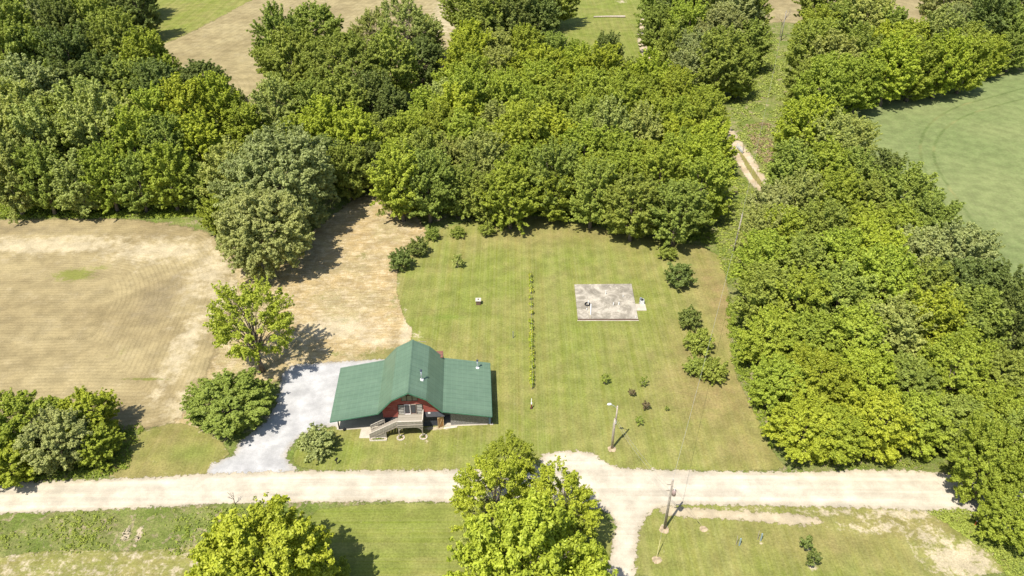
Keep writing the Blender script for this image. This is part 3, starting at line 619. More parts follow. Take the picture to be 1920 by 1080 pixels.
brush('undergrowth', [[(1385, 110), (1445, 60), (1490, 120), (1500, 230), (1470, 330), (1450, 400), (1440, 345), (1385, 255), (1370, 200)]], 1500, .4, 1.3, (.34, .39, .09), 'pale green thicket in the strip between the two woods', 1, .5)
brush('undergrowth', [[(1345, 400), (1375, 300), (1395, 340), (1430, 375), (1415, 440), (1390, 520), (1365, 520), (1345, 480)]], 800, .25, .9, (.33, .38, .075), 'light green weeds round the wooden pole between the two woods', 2, .38)
brush('dead_brush', [[(1395, 235), (1440, 230), (1455, 300), (1450, 340), (1425, 300)]], 420, .3, .8, (.38, .29, .17), 'brown dead brush beside the track and blue gate', 3, .36)
brush('undergrowth', [[(1365, 480), (1392, 500), (1400, 640), (1440, 780), (1450, 850), (1425, 800), (1375, 680), (1362, 600)]], 900, .2, .7, (.25, .31, .04), 'low green growth along the foot of the wood right of the lawn', 4, .3)
brush('undergrowth', [[(700, 405), (960, 398), (1130, 425), (1240, 440), (1345, 462), (1345, 440), (1150, 395), (960, 380), (740, 385)]], 1500, .35, 1.5, (.20, .27, .035), 'green growth along the foot of the wood behind the lawn', 5, .36)
brush('undergrowth', [[(-20, 410), (380, 408), (385, 385), (-20, 385)]], 1400, .3, 1.3, (.26, .32, .04), 'light green growth between the stubble field and the left wood', 6, .36)
brush('undergrowth', [[(-30, 970), (190, 960), (230, 975), (200, 1000), (215, 1035), (60, 1040), (-30, 1060)]], 800, .05, .35, (.30, .35, .06), 'green weeds on the slope left of the two wheel marks', 7, .2, cut=1.15)
brush('undergrowth', [[(275, 960), (400, 950), (560, 945), (560, 970), (430, 990), (390, 1030), (310, 1045), (265, 1020)]], 1100, .05, .4, (.30, .36, .06), 'green weeds on the slope right of the two wheel marks', 8, .2, cut=1.0)
brush('undergrowth', [[(180, 850), (225, 800), (285, 790), (250, 840), (240, 880), (190, 895), (60, 905), (0, 900), (0, 880)]], 700, .15, .6, (.24, .30, .04), 'weeds under and beside the roadside tree clump', 9, .24)
brush('undergrowth', [[(1740, 960), (1810, 955), (1850, 975), (1930, 1050), (1930, 1110), (1895, 1090), (1860, 1040), (1800, 1000)]], 1100, .15, .5, (.32, .37, .07), 'green weeds spreading from the right edge below the road', 10, .22)
brush('undergrowth', [[(1480, 875), (1800, 880), (1790, 850), (1480, 850)]], 350, .15, .5, (.24, .28, .05), 'weeds between the road and the wood right of the lawn', 11, .24)
brush('undergrowth', [[(1600, 200), (1640, 180), (1860, 140), (1925, 118), (1925, 105), (1850, 128), (1700, 160), (1600, 180)]], 500, .3, .9, (.25, .30, .06), 'rough growth on the upper border of the green field', 12, .4)

# ------------------------------------------------------------------ materials of built things
def m_steel(name, c, c2):
    t = NT(name); o = t.obj(); x = t.sep(o)
    rib = t.math('SINE', t.math('MULTIPLY', x[1], 2*math.pi/.30)); seam = t.math('SINE', t.math('MULTIPLY', x[1], 2*math.pi/.92))
    scr = t.math('SINE', t.math('MULTIPLY', x[0], 2*math.pi/.78))
    cc = t.mix(t.ramp(t.noise(.5, 4, .6, o), .3, .7), c, c2)
    cc = t.mix(t.ramp(seam, .90, 1, 0, .5), cc, tuple(q*.6 for q in c))
    cc = t.mix(t.ramp(scr, .9, 1, 0, .22), cc, tuple(min(1, q*1.6) for q in c))
    band = t.ramp(x[1], .95, .98, 1, 0); 
    cc = t.mix(t.math('MULTIPLY', band, .25), cc, tuple(q*.65 for q in c))
    cc = t.mix(t.ramp(t.noise(1.5, 5, .7, t.scale(o, (.5, 3, 1))), .5, .8, 0, .25), cc, (.24, .30, .24))
    return t.bsdf(cc, .40, .5, 0, rib, .35, .02).done()
STEEL = m_steel('green_steel_sheet', (.112, .178, .115), (.134, .206, .134))
STEELD = plain('green_steel_trim', (.06, .16, .10), .5, .4)
def m_board(name, c, c2, pitch=.22, axis=2, wear=(.36, .28, .22), w=.5, gap=.35):
    t = NT(name); o = t.obj(); x = t.sep(o)
    k = t.math('FRACT', t.math('DIVIDE', x[axis], pitch)); cell = t.math('FLOOR', t.math('DIVIDE', x[axis], pitch))
    cb = t.n.new('ShaderNodeTexWhiteNoise'); cb.noise_dimensions = '1D'; t.lk(cell, cb.inputs['W'])
    cc = t.mix(cb.outputs['Value'], c, c2)
    sc = [2.5, 2.5, 2.5]; sc[axis] = 14; sc = tuple(sc)
    cc = t.mix(t.math('MULTIPLY', t.ramp(t.noise(.5, 5, .75, t.scale(o, sc)), .48, .75), w), cc, wear)
    cc = t.mix(t.ramp(k, .0, .10, gap*1.6, 0), cc, (.03, .025, .02))
    return t.bsdf(cc, .85, .15, 0, t.ramp(k, 0, .1), .5, .02).done()
RED = m_board('weathered_red_boards', (.33, .085, .065), (.26, .065, .05), .24, 2, (.42, .25, .20), .75)
GREYW = m_board('grey_weathered_boards', (.37, .33, .27), (.28, .25, .20), .14, 1, (.48, .43, .35), .6)
GREYV = m_board('grey_rail_boards', (.33, .30, .245), (.25, .225, .185), .13, 0, (.44, .40, .33), .6, .8)
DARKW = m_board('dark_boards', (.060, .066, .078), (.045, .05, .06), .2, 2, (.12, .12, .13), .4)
def m_stone():
    t = NT('stone_veneer'); o = t.obj(); v = t.n.new('ShaderNodeTexVoronoi'); v.inputs['Scale'].default_value = 5.5; t.lk(t.scale(o, (1, 1, 1.5)), v.inputs['Vector'])
    cc = t.mix(t.ramp(v.outputs['Distance'], .1, .5), (.42, .40, .37), (.22, .205, .19))
    wn_ = t.n.new('ShaderNodeTexWhiteNoise'); t.lk(v.outputs['Position'], wn_.inputs['Vector']); cc = t.mix(t.math('MULTIPLY', wn_.outputs['Value'], .6), cc, (.16, .15, .14))
    return t.bsdf(cc, .9, .1, 0, v.outputs['Distance'], .8, .03).done()
STONE = m_stone()
def m_conc(name, c, c2, c3, sc=.35):
    t = NT(name); o = t.obj()
    cc = t.mix(t.ramp(t.noise(sc, 5, .7, o, 1.2), .40, .60), c, c2); cc = t.mix(t.ramp(t.noise(sc*2.2, 5, .7, o, .8), .52, .70, 0, .7), cc, c3)
    cc = t.mix(t.ramp(t.noise(6, 4, .7, o), .6, .75, 0, .35), cc, (.14, .13, .11))
    return t.bsdf(fine(t, cc, .85, 1.12, 6), .95, .1, bump=t.noise(9, 4, .7, o), bstr=.3, bdist=.02).done()
CONC = m_conc('stained_concrete', (.26, .23, .18), (.43, .385, .31), (.58, .52, .41))
CLEAN = m_conc('clean_concrete', (.52, .47, .38), (.48, .43, .34), (.56, .51, .43))
BRICKM = m_board('brown_brick', (.19, .12, .09), (.14, .09, .07), .075, 2, (.26, .18, .14), .4)
GALV = plain('galvanised_metal', (.55, .57, .60), .35, .5, .7)
BLACK = plain('black_plastic', (.02, .02, .022), .5)
WHITE = plain('white_paint', (.75, .75, .73), .5)
GLASS = NT('window_glass').bsdf((.17, .16, .13), .12, .6).done()  # grey-tan base colour has the panes' sky reflection painted in
DGLASS = NT('dark_glass').bsdf((.05, .055, .06), .12, .6).done()
DARKT = plain('dark_wood_trim', (.05, .04, .032), .8)
TAN = m_board('tan_door_boards', (.40, .22, .09), (.34, .18, .075), .16, 0, (.46, .28, .13), .4)
TANF = plain('pale_door_frame', (.55, .42, .24), .8)
OLDW = plain('old_grey_wood', (.30, .26, .21), .9, .1, 0, .25)
PINE = plain('pine_pole_wood', (.42, .36, .29), .85, .1, 0, .2)
SOILM = plain('bare_soil', (.40, .31, .20), 1, .05, 0, .3, 2)
BLUE = plain('blue_grey_sheet', (.16, .22, .33), .5)
WIRE = plain('wire_metal', (.35, .34, .30), .5)
LITE = plain('pale_stone', (.55, .50, .42), .9, .1, 0, .2, 6)

# ------------------------------------------------------------------ the barn
barn = empty('barn', (-14.12, 81.14, 0), R(2.7))
tag(barn, 'red gambrel barn with green metal roof and two side sheds', 'barn')
V0, V1 = 0.0, 11.6
prof = [(-4.5, 3.8), (-2.4, 6.2), (0, 7.5), (2.4, 6.2), (4.55, 3.8)]
m = MB()
for (a, b) in zip(prof[:-1], prof[1:]):
    m.slab([(a[0], V0, a[1]), (b[0], V0, b[1]), (b[0], V1, b[1]), (a[0], V1, a[1])], .07)
gr_ = m.build('gambrel_roof', STEEL, barn)
m = MB(); m.slab([(-.18, V0-.03, 7.45), (0, V0-.03, 7.56), (0, V1+.03, 7.56), (-.18, V1+.03, 7.45)], .03); m.slab([(0, V0-.03, 7.56), (.18, V0-.03, 7.45), (.18, V1+.03, 7.45), (0, V1+.03, 7.56)], .03)
m.build('ridge_cap', STEEL, gr_)
m = MB()
for (a, b) in zip(prof[:-1], prof[1:]):
    A = Vector((a[0], V0-.02, a[1]-.14)); B = Vector((b[0], V0-.02, b[1]-.14)); m.bar(A, B, .05, .2)
    A.y = B.y = V1+.02; m.bar(A, B, .05, .2)
m.build('rake_trim', STEELD, gr_)
lr = MB().slab([(-11.1, V0, 2.58), (-4.45, V0, 3.83), (-4.45, V1, 3.83), (-11.1, V1, 2.58)], .07).build('shed_roof', STEEL, barn)
rr = MB().slab([(4.5, V0, 3.83), (11.35, V0, 2.58), (11.35, V1+.1, 2.58), (4.5, V1+.1, 3.83)], .07).build('shed_roof', STEEL, barn)
m = MB(); m.bar((-11.12, V0, 2.5), (-11.12, V1, 2.5), .04, .14); m.bar((-11.1, V0-.02, 2.5), (-4.5, V0-.02, 3.73), .04, .14); m.build('eave_trim', STEELD, lr)
m = MB(); m.bar((11.37, V0, 2.5), (11.37, V1+.1, 2.5), .04, .14); m.bar((4.55, V0-.02, 3.73), (11.35, V0-.02, 2.5), .04, .14); m.build('eave_trim', STEELD, rr)
# gable walls: red boards above, dark boards below
def gable(y, t, name):
    pts = [(-3.9, 2.0), (-3.9, 4.3), (-2.35, 6.05), (0, 7.3), (2.35, 6.05), (4.0, 4.15), (4.4, 3.68), (4.4, 2.72), (1.8, 2.72), (1.8, 2.0)]
    n = len(pts); v = [(x, y, z) for x, z in pts]+[(x, y+t, z) for x, z in pts]
    MB().add(v, [tuple(range(n)), tuple(range(2*n-1, n-1, -1))]+[(i, i+n, (i+1) % n+n, (i+1) % n) for i in range(n)]).build(name, RED, barn)
gable(1.15, .12, 'gable_wall'); gable(10.6, .12, 'gable_wall')
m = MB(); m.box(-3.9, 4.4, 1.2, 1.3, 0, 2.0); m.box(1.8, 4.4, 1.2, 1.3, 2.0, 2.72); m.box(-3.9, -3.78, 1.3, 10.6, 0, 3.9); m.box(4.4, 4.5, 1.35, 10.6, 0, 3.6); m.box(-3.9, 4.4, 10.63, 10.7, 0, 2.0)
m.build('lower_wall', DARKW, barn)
m = MB(); m.slab([(1.8, .62, 2.32), (4.75, .62, 2.32), (4.45, 1.15, 2.78), (1.8, 1.15, 2.78)], .05); m.build('pent_roof', plain('dark_shingles', (.05, .052, .058), .8), barn)
MB().bar((1.8, 1.14, 2.04), (3.75, 1.14, 2.04), .06, .1).build('wall_trim', TANF, barn)
MB().box(2.4, 2.75, .9, .95, 2.62, 2.9).build('vent', WHITE, barn)
# right shed walls
m = MB(); pts = [(5.5, 0), (5.5, 3.56), (10.85, 2.58), (10.85, 0)]
v = [(x, 1.15, z) for x, z in pts]+[(x, 1.3, z) for x, z in pts]; m.add(v, [(0, 1, 2, 3), (7, 6, 5, 4), (0, 4, 5, 1), (1, 5, 6, 2), (2, 6, 7, 3), (3, 7, 4, 0)])
m.build('stone_wall', STONE, barn)
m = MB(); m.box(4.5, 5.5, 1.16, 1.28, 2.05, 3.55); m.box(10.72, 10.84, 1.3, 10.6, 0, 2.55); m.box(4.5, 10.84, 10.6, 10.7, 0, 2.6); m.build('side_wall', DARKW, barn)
MB().box(4.5, 10.7, 1.0, 10.6, .0, .10).build('shed_floor', CLEAN, barn)
dr = MB().box(0, .92, -.05, 0, 0, 1.9).build('door', TAN, barn, loc=(4.52, 1.08, .08)); dr.rotation_euler.z = R(180+28)
m = MB(); m.bar((.05, -.07, 0), (.05, -.07, 1.9), .04, .1); m.bar((.87, -.07, 0), (.87, -.07, 1.9), .04, .1); m.bar((0, -.07, 1.86), (.92, -.07, 1.86), .04, .1); m.bar((0, -.07, .06), (.92, -.07, .06), .04, .1)
m.bar((.05, .02, 0), (.05, .02, 1.9), .04, .1); m.bar((.87, .02, 0), (.87, .02, 1.9), .04, .1); m.bar((0, .02, 1.86), (.92, .02, 1.86), .04, .1); m.bar((.08, .02, 1.8), (.85, .02, .1), .03, .06)
m.build('door_frame', TANF, dr)
MB().box(10.45, 10.62, 1.05, 1.15, 2.0, 2.42).build('wall_lamp', WHITE, barn)
m = MB(); m.box(10.87, 11.22, 1.1, 1.13, .12, 2.35); m.build('blue_panel', BLUE, barn)
m = MB(); m.box(11.2, 11.32, 1.05, 1.17, 0, 2.5); m.box(11.2, 11.32, 10.4, 10.52, 0, 2.5); m.build('corner_post', DARKT, barn)
MB().box(11.05, 11.5, .95, 1.3, 0, .12).build('footing', CLEAN, barn)
# left shed: open carport
MB().box(-10.6, -3.95, 1.05, 11.2, -.05, .08).build('carport_floor', CLEAN, barn)
for v in (1.2, 4.4, 7.6, 11.0):
    m = MB(); m.box(-10.35, -10.2, v-.07, v+.07, .08, 2.68); m.bar((-10.28, v, 1.9), (-9.6, v, 2.72), .08, .08); m.build('post', DARKT, barn)
m = MB(); m.bar((-10.28, .5, 2.6), (-10.28, 11.3, 2.6), .08, .16); m.build('beam', DARKT, barn)
MB().box(-3.95, -3.9, 3, 5, .1, 2.2).build('side_door', DARKT, barn)
# windows under the ridge
for k in range(3):
    x = -1.12+k*.75; w = MB()
    for a, b in (((x, 5.02), (x, 5.98)), ((x+.72, 5.02), (x+.72, 5.98)), ((x, 5.02), (x+.72, 5.02)), ((x, 5.98), (x+.72, 5.98))):
        w.bar((a[0], 1.11, a[1]), (b[0], 1.11, b[1]), .07, .09)
    f = w.build('window', DARKT, barn); MB().box(x+.04, x+.68, 1.09, 1.13, 5.06, 5.94).build('pane', GLASS, f)
# deck doors and slatted screens
for k, (x, knd) in enumerate(((-1.68, 's'), (-.84, 'd'), (.02, 'd'), (.88, 's'))):
    w = MB()
    for a, b in (((x, 2.5), (x, 4.3)), ((x+.8, 2.5), (x+.8, 4.3)), ((x, 4.28), (x+.8, 4.28)), ((x, 2.52), (x+.8, 2.52))):
        w.bar((a[0], 1.1, a[1]), (b[0], 1.1, b[1]), .08, .1)
    f = w.build('deck_door' if knd == 'd' else 'slatted_shutter', DARKT if knd == 's' else WHITE if k == 1 else OLDW, barn)
    if knd == 'd': MB().box(x+.1, x+.70, 1.06, 1.13, 2.75, 4.15).build('pane', DGLASS, f)
    else:
        q = MB()
        for j in range(6): q.bar((x+.05, 1.08, 2.68+j*.29), (x+.75, 1.08, 2.68+j*.29), .03, .13)
        q.build('slats', plain('pale_slats', (.50, .47, .40), .8) if k == 0 else bpy.data.materials['pale_slats'], f)
        MB().box(x+.06, x+.74, 1.12, 1.15, 2.6, 4.22).build('backing', DARKW, f)
# stove pipes
for (x, y, z0, h) in ((1.66, 3.6, 6.62, 1.55), (9.45, 10.2, 2.9, 1.35)):
    p = MB().tube([(x, y, z0-.1), (x, y, z0+h)], .10, 12).build('stove_pipe', GALV, barn, True)
    MB().tube([(x, y, z0+h-.02), (x, y, z0+h+.03), (x, y, z0+h+.16), (x, y, z0+h+.2)], [.12, .17, .17, .05], 12).build('cap', plain('dark_metal', (.10, .11, .16), .4, .5, .6) if 'dark_metal' not in bpy.data.materials else bpy.data.materials['dark_metal'], p)
    MB().tube([(x, y, z0-.12), (x, y, z0+.08), (x, y, z0+.14)], [.30, .26, .12], 12).build('flashing', WHITE, p)
# rear porch
m = MB(); m.slab([(2.6, 11.0, 4.5), (4.3, 11.0, 4.5), (4.3, 12.9, 4.2), (2.6, 12.9, 4.2)], .07); m.build('rear_hood', plain('rusty_red_sheet', (.24, .11, .08), .8), barn)
m = MB(); m.box(4.2, 4.3, 12.75, 12.85, 0, 4.15); m.box(2.6, 2.7, 12.75, 12.85, 0, 4.15); m.bar((4.28, 11.3, 3.2), (4.28, 12.8, 3.2), .06, .1); m.bar((4.28, 11.3, 2.4), (4.28, 12.8, 2.4), .06, .1); m.build('rear_porch_frame', WHITE, barn)
MB().box(2.6, 4.3, 10.75, 12.85, 2.2, 2.32).build('rear_deck', GREYW, barn)
MB().bar((.7, 12.3, 6.6), (1.9, 12.3, 6.5), .06, .06).build('hay_pole', OLDW, barn)
# deck
m = MB(); m.box(-1.75, 1.75, -1.15, 1.13, 2.44, 2.52); m.build('deck_floor', GREYW, barn)
m = MB()
m.bar((-1.75, -1.0, 3.12), (1.75, -1.0, 3.12), .14, .06, 1); m.box(-1.72, 1.72, -1.02, -.98, 2.62, 3.08)
m.box(1.73, 1.77, -1.0, 1.1, 2.55, 3.25); m.bar((1.75, -1, 3.3), (1.75, 1.1, 3.3), .12, .05, 1)
m.bar((-1.75, -1, 3.05), (-1.75, -.9, 3.05), .1, .1)
m.build('deck_railing', [GREYV, LITE], barn)
m = MB(); m.box(-1.78, 1.78, -1.06, -1.0, 1.98, 2.34); m.box(-1.78, -1.72, -1.0, 1.1, 2.05, 2.33); m.box(1.72, 1.78, -1.0, 1.1, 2.05, 2.33)
for s in (-1, 1):
    for j in range(4):
        a0 = j/4*math.pi/2; a1 = (j+1)/4*math.pi/2
        m.bar((s*(1.62-.95*(1-math.cos(a0))), -1.0, 1.2+.8*math.sin(a0)), (s*(1.62-.95*(1-math.cos(a1))), -1.0, 1.2+.8*math.sin(a1)), .07, .12)
m.build('deck_skirt', GREYV, barn)
for s in (-1, 1): MB().box(s*1.62-.07, s*1.62+.07, -1.0, -.86, 0, 2.34).build('deck_post', OLDW, barn)
# stairs going down to the left
st = MB(); n = 12
for i in range(n):
    z = 2.34*(n-i)/(n+0.0)-.05; x = -1.8-i*.325; st.box(x-.33, x, -.9, .62, z-.05, z)
st = st.build('stairs', GREYW, barn)
m = MB()
for y in (-.93, .65): m.bar((-1.75, y, 2.2), (-5.75, y, .02), .05, .26)
m.build('stringer', OLDW, st)
m = MB()
for k in range(22):
    f0 = k/22; x0 = -1.8-f0*3.9; zb = 2.3-f0*2.18
    for y in (-.97,): m.box(x0-.165, x0, y-.015, y+.015, zb+.1, zb+.82)
m.bar((-1.75, -.97, 3.18), (-5.72, -.97, 1.0), .09, .05, 1)
for x0, z0 in ((-5.7, 0), (-3.7, 1.1)): m.box(x0-.05, x0+.05, -1.0, -.93, z0, z0+1.0)
for x0, z0 in ((-5.7, 0), (-4.7, .6), (-3.75, 1.1)): m.box(x0-.05, x0+.05, .66, .74, z0, z0+1.0)
m.bar((-3.7, .70, 2.12), (-5.75, .70, 1.0), .08, .06, 1); m.bar((-3.7, .70, 1.72), (-5.75, .70, .6), .04, .3)
m.build('stair_railing', [GREYV, LITE], st)
m = MB()
for k in range(8): m.box(-3.5+k*.24, -3.42+k*.24, .95, 1.0, 0, 1.0+k*.12)
m.poly([(-5.5, -.9, .15), (-3.45, -.9, .15), (-3.45, -.9, 1.25)]); m.box(-3.5, -3.4, -1.0, -.85, 0, 1.4)
m.build('stair_skirt', GREYV, st)
PB = empty('planter', barn.matrix_world @ Vector((0, 0, 0))); 
def bl(x, y, z=0):
    c, s_ = math.cos(R(2.7)), math.sin(R(2.7)); return Vector((-14.12+x*c-y*s_, 81.14+x*s_+y*c, z))
PB.location = bl(-4.55, -1.2); PB.rotation_euler.z = R(2.7); tag(PB, 'long low white edged planter at the foot of the stairs', 'planter')
m = MB()
for a, b in (((-1.15, -.22), (1.15, -.22)), ((-1.15, .2), (1.15, .2)), ((-1.15, -.22), (-1.15, .2)), ((1.15, -.22), (1.15, .2))): m.bar((*a, .1), (*b, .1), .1, .2)
m.build('border', LITE, PB); MB().box(-1.1, 1.1, -.2, .18, .02, .12).build('soil', SOILM, PB)
def tuft(name, parent, cx, cy, rx, ry, n, c, seed, h=.25, z=.1, leaf=.16):
    rg = np.random.default_rng(seed); d = rnd_unit(rg, n); P = np.array([cx, cy, z])+d*np.array([rx, ry, h])*(rg.random((n, 1))**.5); P[:, 2] = np.abs(P[:, 2]-z)+z
    V, Q = leafquads(rg, P, (lambda q: q/np.linalg.norm(q, axis=1)[:, None])(d+np.array([0, 0, .6])), np.full(n, leaf))
    o = bpy.data.objects.new(name, npmesh(name, V, Q, LEAF, {'tone': np.repeat(rg.random(n), 4)})); col.objects.link(o); o.color = (*c, 1)
    if parent: o.parent = parent
    return o
tuft('grass_tuft', PB, 0, 0, 1.0, .17, 160, (.17, .23, .02), 3)
def ring(px, py, r, label):
    b = G(px, py); rt = empty('stone_ring', b); m = MB()
    for k in range(14):
        a = 2*math.pi*k/14; m.box(-.09, .09, -.06, .06, .0, .14, 0, Matrix.Translation((r*math.cos(a), r*math.sin(a), .0)) @ Matrix.Rotation(a+math.pi/2, 4, 'Z'))
    m.build('stones', LITE, rt); MB().tube([(0, 0, .0), (0, 0, .07)], [r*.95, r*.9], 14).build('soil', SOILM, rt)
    tuft('grass_tuft', rt, 0, 0, r*.7, r*.6, 40, (.15, .22, .02), int(px)); tag(rt, label, 'stone ring', 'stone rings round the deck posts')
ring(751.5, 821.5, .5, 'stone ring round the left deck post'); ring(794, 819.8, .5, 'stone ring round the right deck post')
def slabthing(name, pts, h, mat, label, cat, z0=-.03):
    P = [G(*p) for p in pts]; c = sum(P, Vector())/len(P)
    o = MB().slab([(p.x-c.x, p.y-c.y, h) for p in P], h-z0).build(name, mat); o.location = (c.x, c.y, 0); return tag(o, label, cat)
slabthing('concrete_pad', [(673.5, 822), (696, 822), (701, 803), (677.5, 804)], .09, CLEAN, 'pale concrete pad between carport and stairs', 'pad')
slabthing('apron', [(636, 807), (677, 804.5), (700, 802.5), (700, 801), (636, 804.5)], .07, CLEAN, 'narrow concrete strip along the open front of the carport', 'kerb')
slabthing('stepping_slab', [(831, 805), (857, 802), (858, 799), (834, 801)], .10, LITE, 'rough stone doorstep below the open tan door', 'doorstep')
t_ = MB().tube([(0, 0, 0), (0, 0, .35), (0, 0, .4)], [.16, .2, .17], 12).build('bucket', BLACK, loc=G(645.8, 807.5)); tag(t_, 'small black bucket at the front of the carport', 'bucket')

# ------------------------------------------------------------------ old house slab
sl = empty('foundation_slab', (16.25, 113, 0)); tag(sl, 'square stained concrete foundation slab lying in the lawn', 'foundation')
P = [Vector(G(x, y, .28))-Vector((16.25, 113, 0)) for x, y in ((1077, 533), (1083.5, 597.5), (1196.5, 597.5), (1184, 532))]
MB().slab([(p.x, p.y, .28) for p in P], .26).build('slab', CONC, sl)
P2 = [(P[1].x-.02, P[1].y-.12), (P[2].x+.05, P[2].y-.12)]
m = MB(); m.box(P2[0][0], P2[1][0], P2[0][1], P2[0][1]+.1, -.02, .25); m.build('brick_edge', BRICKM, sl)
MB().box(P[1].x-.1, P[2].x+.1, P[1].y-.3, P[1].y-.13, -.02, .06).build('footing', CLEAN, sl)
q = G(1200.5, 577); MB().box(q.x-16.25-.95, q.x-16.25+.95, q.y-113-.95, q.y-113+.95, -.02, .16).build('step', CLEAN, sl)
q = G(1107.6, 590); MB().box(q.x-16.25-.25, q.x-16.25-.17, -5.2, .3, .285, .295).build('joint', plain('joint_filler', (.5, .44, .3)), sl)
for (x, y, h, r) in ((1135.6, 551.5, .85, .06), (1168.2, 556.5, .35, .07), (1150, 571.8, .45, .09), (1160.3, 571.3, .55, .09), (1100, 581.5, .4, .07), (1103, 569.5, .6, .10), (1192, 596, .3, .06)):
    b = G(x, y, .28)-Vector((16.25, 113, 0)); MB().tube([(b.x, b.y, .27), (b.x, b.y, .28+h)], r, 10).build('pipe_stub', WHITE, sl)
b = G(1108, 571, .3); c = G(1107.2, 590.5, .3)
tag(MB().tube([(0, 0, .08), (c.x-b.x, c.y-b.y, .08)], .1, 10).build('loose_pipe', WHITE, loc=b), 'long white plastic pipe lying on the concrete slab', 'pipe')
b = G(1101.5, 571, .28); m = MB()
pts = [(.42*math.cos(a), .42*math.sin(a), .12) for a in np.linspace(0, 2*math.pi, 21)]
m.tube(pts, .12, 8, 0, False); o = m.build('tyre', BLACK, loc=b, smooth=True); tag(o, 'black tyre lying round a pipe on the concrete slab', 'tyre')
b = G(1203, 569.5); ac = empty('air_conditioner', b+Vector((0, 0, .0))); tag(ac, 'pale grey air conditioner unit beside the slab step', 'air conditioner')
MB().box(-.42, .42, -.42, .42, 0, .1).build('base', CLEAN, ac); m = MB().box(-.38, .38, -.38, .38, .1, .85); m.build('casing', plain('louvred_grey', (.42, .42, .40), .6), ac)
m = MB()
for k in range(7): m.box(-.36, .36, -.40, -.38, .18+k*.09, .22+k*.09)
m.build('louvres', WHITE, ac); MB().tube([(0, 0, .85), (0, 0, .88)], .3, 14).build('fan_grille', BLACK, ac); MB().box(-.35, .0, .05, .35, .86, 1.12).build('electric_box', GALV, ac)

# ------------------------------------------------------------------ poles
def gravel_ring(px, py, r, label, flat=.05):
    rg = random.Random(int(px*py)); n = 18; m = MB()
    ring_ = [(r*(1+rg.uniform(-.15, .15))*math.cos(2*math.pi*k/n), r*(1+rg.uniform(-.15, .15))*math.sin(2*math.pi*k/n)) for k in range(n)]
    v = [(x, y, .03) for x, y in ring_]+[(x*.7, y*.7, .03+flat) for x, y in ring_]+[(0, 0, .04+flat)]
    f = [(k, (k+1) % n, (k+1) % n+n, k+n) for k in range(n)]+[(k+n, (k+1) % n+n, 2*n) for k in range(n)]
    m.add(v, f); return tag(m.build('gravel_mound', SOILM, loc=G(px, py)), label, 'gravel mound')
b = G(1147.5, 841); lp = empty('lamp_pole', b); tag(lp, 'pale wooden yard lamp pole standing in the lawn', 'lamp pole')
MB().tube([(0, 0, -.1), (.0, 0, 4), (.02, 0, 5.6)], [.17, .15, .135], 12).build('pole', PINE, lp, True)
MB().tube([(.14, 0, 4.6), (.17, 0, 7.9)], [.13, .10], 12).build('upper_pole', PINE, lp, True)
MB().tube([(-.0, .14, .3), (-.16, .0, .5), (-.16, 0, 4.8)], .03, 6).build('conduit', GALV, lp)
MB().tube([(.15, 0, 7.4), (-.25, .0, 7.9), (-.75, .1, 8.1)], .035, 8).build('arm', GALV, lp)
h = MB().tube([(-.6, .08, 8.1), (-.75, .1, 8.12), (-1.05, .15, 8.05), (-1.2, .17, 7.98)], [.06, .16, .17, .05], 12).build('lamp_head', WHITE, lp, True)
MB().box(.0, .2, -.2, -.05, 4.8, 5.3).build('meter_box', GALV, lp)
gravel_ring(1147.5, 842, .6, 'pale gravel ring round the lamp pole in the lawn')
b = G(1246, 991); up = empty('utility_pole', b); tag(up, 'grey wooden utility pole with transformer standing beside the road', 'utility pole')
MB().tube([(0, 0, -.1), (.05, 0, 8.7)], [.17, .12], 12).build('pole', OLDW, up, True)
tr = MB().tube([(.42, -.05, 6.1), (.42, -.05, 6.15), (.42, -.05, 6.9), (.42, -.05, 6.98)], [.18, .24, .24, .1], 14).build('transformer', plain('transformer_grey', (.30, .22, .20), .5), up, True)
MB().tube([(.42, -.05, 6.95), (.42, -.05, 7.3)], [.07, .04], 8).build('bushing', WHITE, tr)
for z in (7.9, 6.9): MB().bar((-.55, 0, z), (.12, 0, z), .07, .09).build('bracket', OLDW, up)
MB().tube([(.05, 0, 8.7), (.05, 0, 8.95)], [.05, .03], 8).build('insulator', WHITE, up)
gravel_ring(1245.5, 993, .62, 'pale gravel ring round the foot of the utility pole')
def pole_simple(px, py, H, label, arm=True, lean=0):
    q = G(px, py); r = empty('wooden_pole', q); MB().tube([(0, 0, -.1), (lean, 0, H)], [.17, .12], 10).build('pole', OLDW, r, True)
    MB().tube([(lean, 0, H), (lean, 0, H+.2)], [.05, .03], 6).build('insulator', WHITE, r)
    if arm: MB().bar((lean-.5, 0, H-.6), (lean+.5, 0, H-.6), .09, .1).build('crossarm', OLDW, r)
    tag(r, label, 'pole'); return q+Vector((lean, 0, H+.2))
pA = pole_simple(1376, 472, 8.2, 'grey wooden pole in the weeds between the two woods', False, .3)
pB = pole_simple(1464, 76, 9.5, 'far wooden pole at the top of the strip between the woods', True)
def wire(a, b, sag, name, label, r=.013, n=14):
    a = Vector(a); b = Vector(b); pts = [a.lerp(b, i/n)-a-Vector((0, 0, sag*4*(i/n)*(1-i/n))) for i in range(n+1)]
    return tag(MB().tube(pts, r, 4).build(name, WIRE, loc=a), label, 'wire')
ut = G(1246, 991)
wire(ut+Vector((.05, 0, 8.95)), pA, 1.6, 'power_line', 'power line from the utility pole over the lawn to the wooden pole', .02)
wire(pA, pB, 3.0, 'power_line', 'power line running up the strip between the two far wooden poles', .02)
lpp = G(1147.5, 841)
wire(ut+Vector((-.55, 0, 7.9)), lpp+Vector((.15, 0, 5.5)), .5, 'service_wire', 'upper of two wires between lamp pole and utility pole')
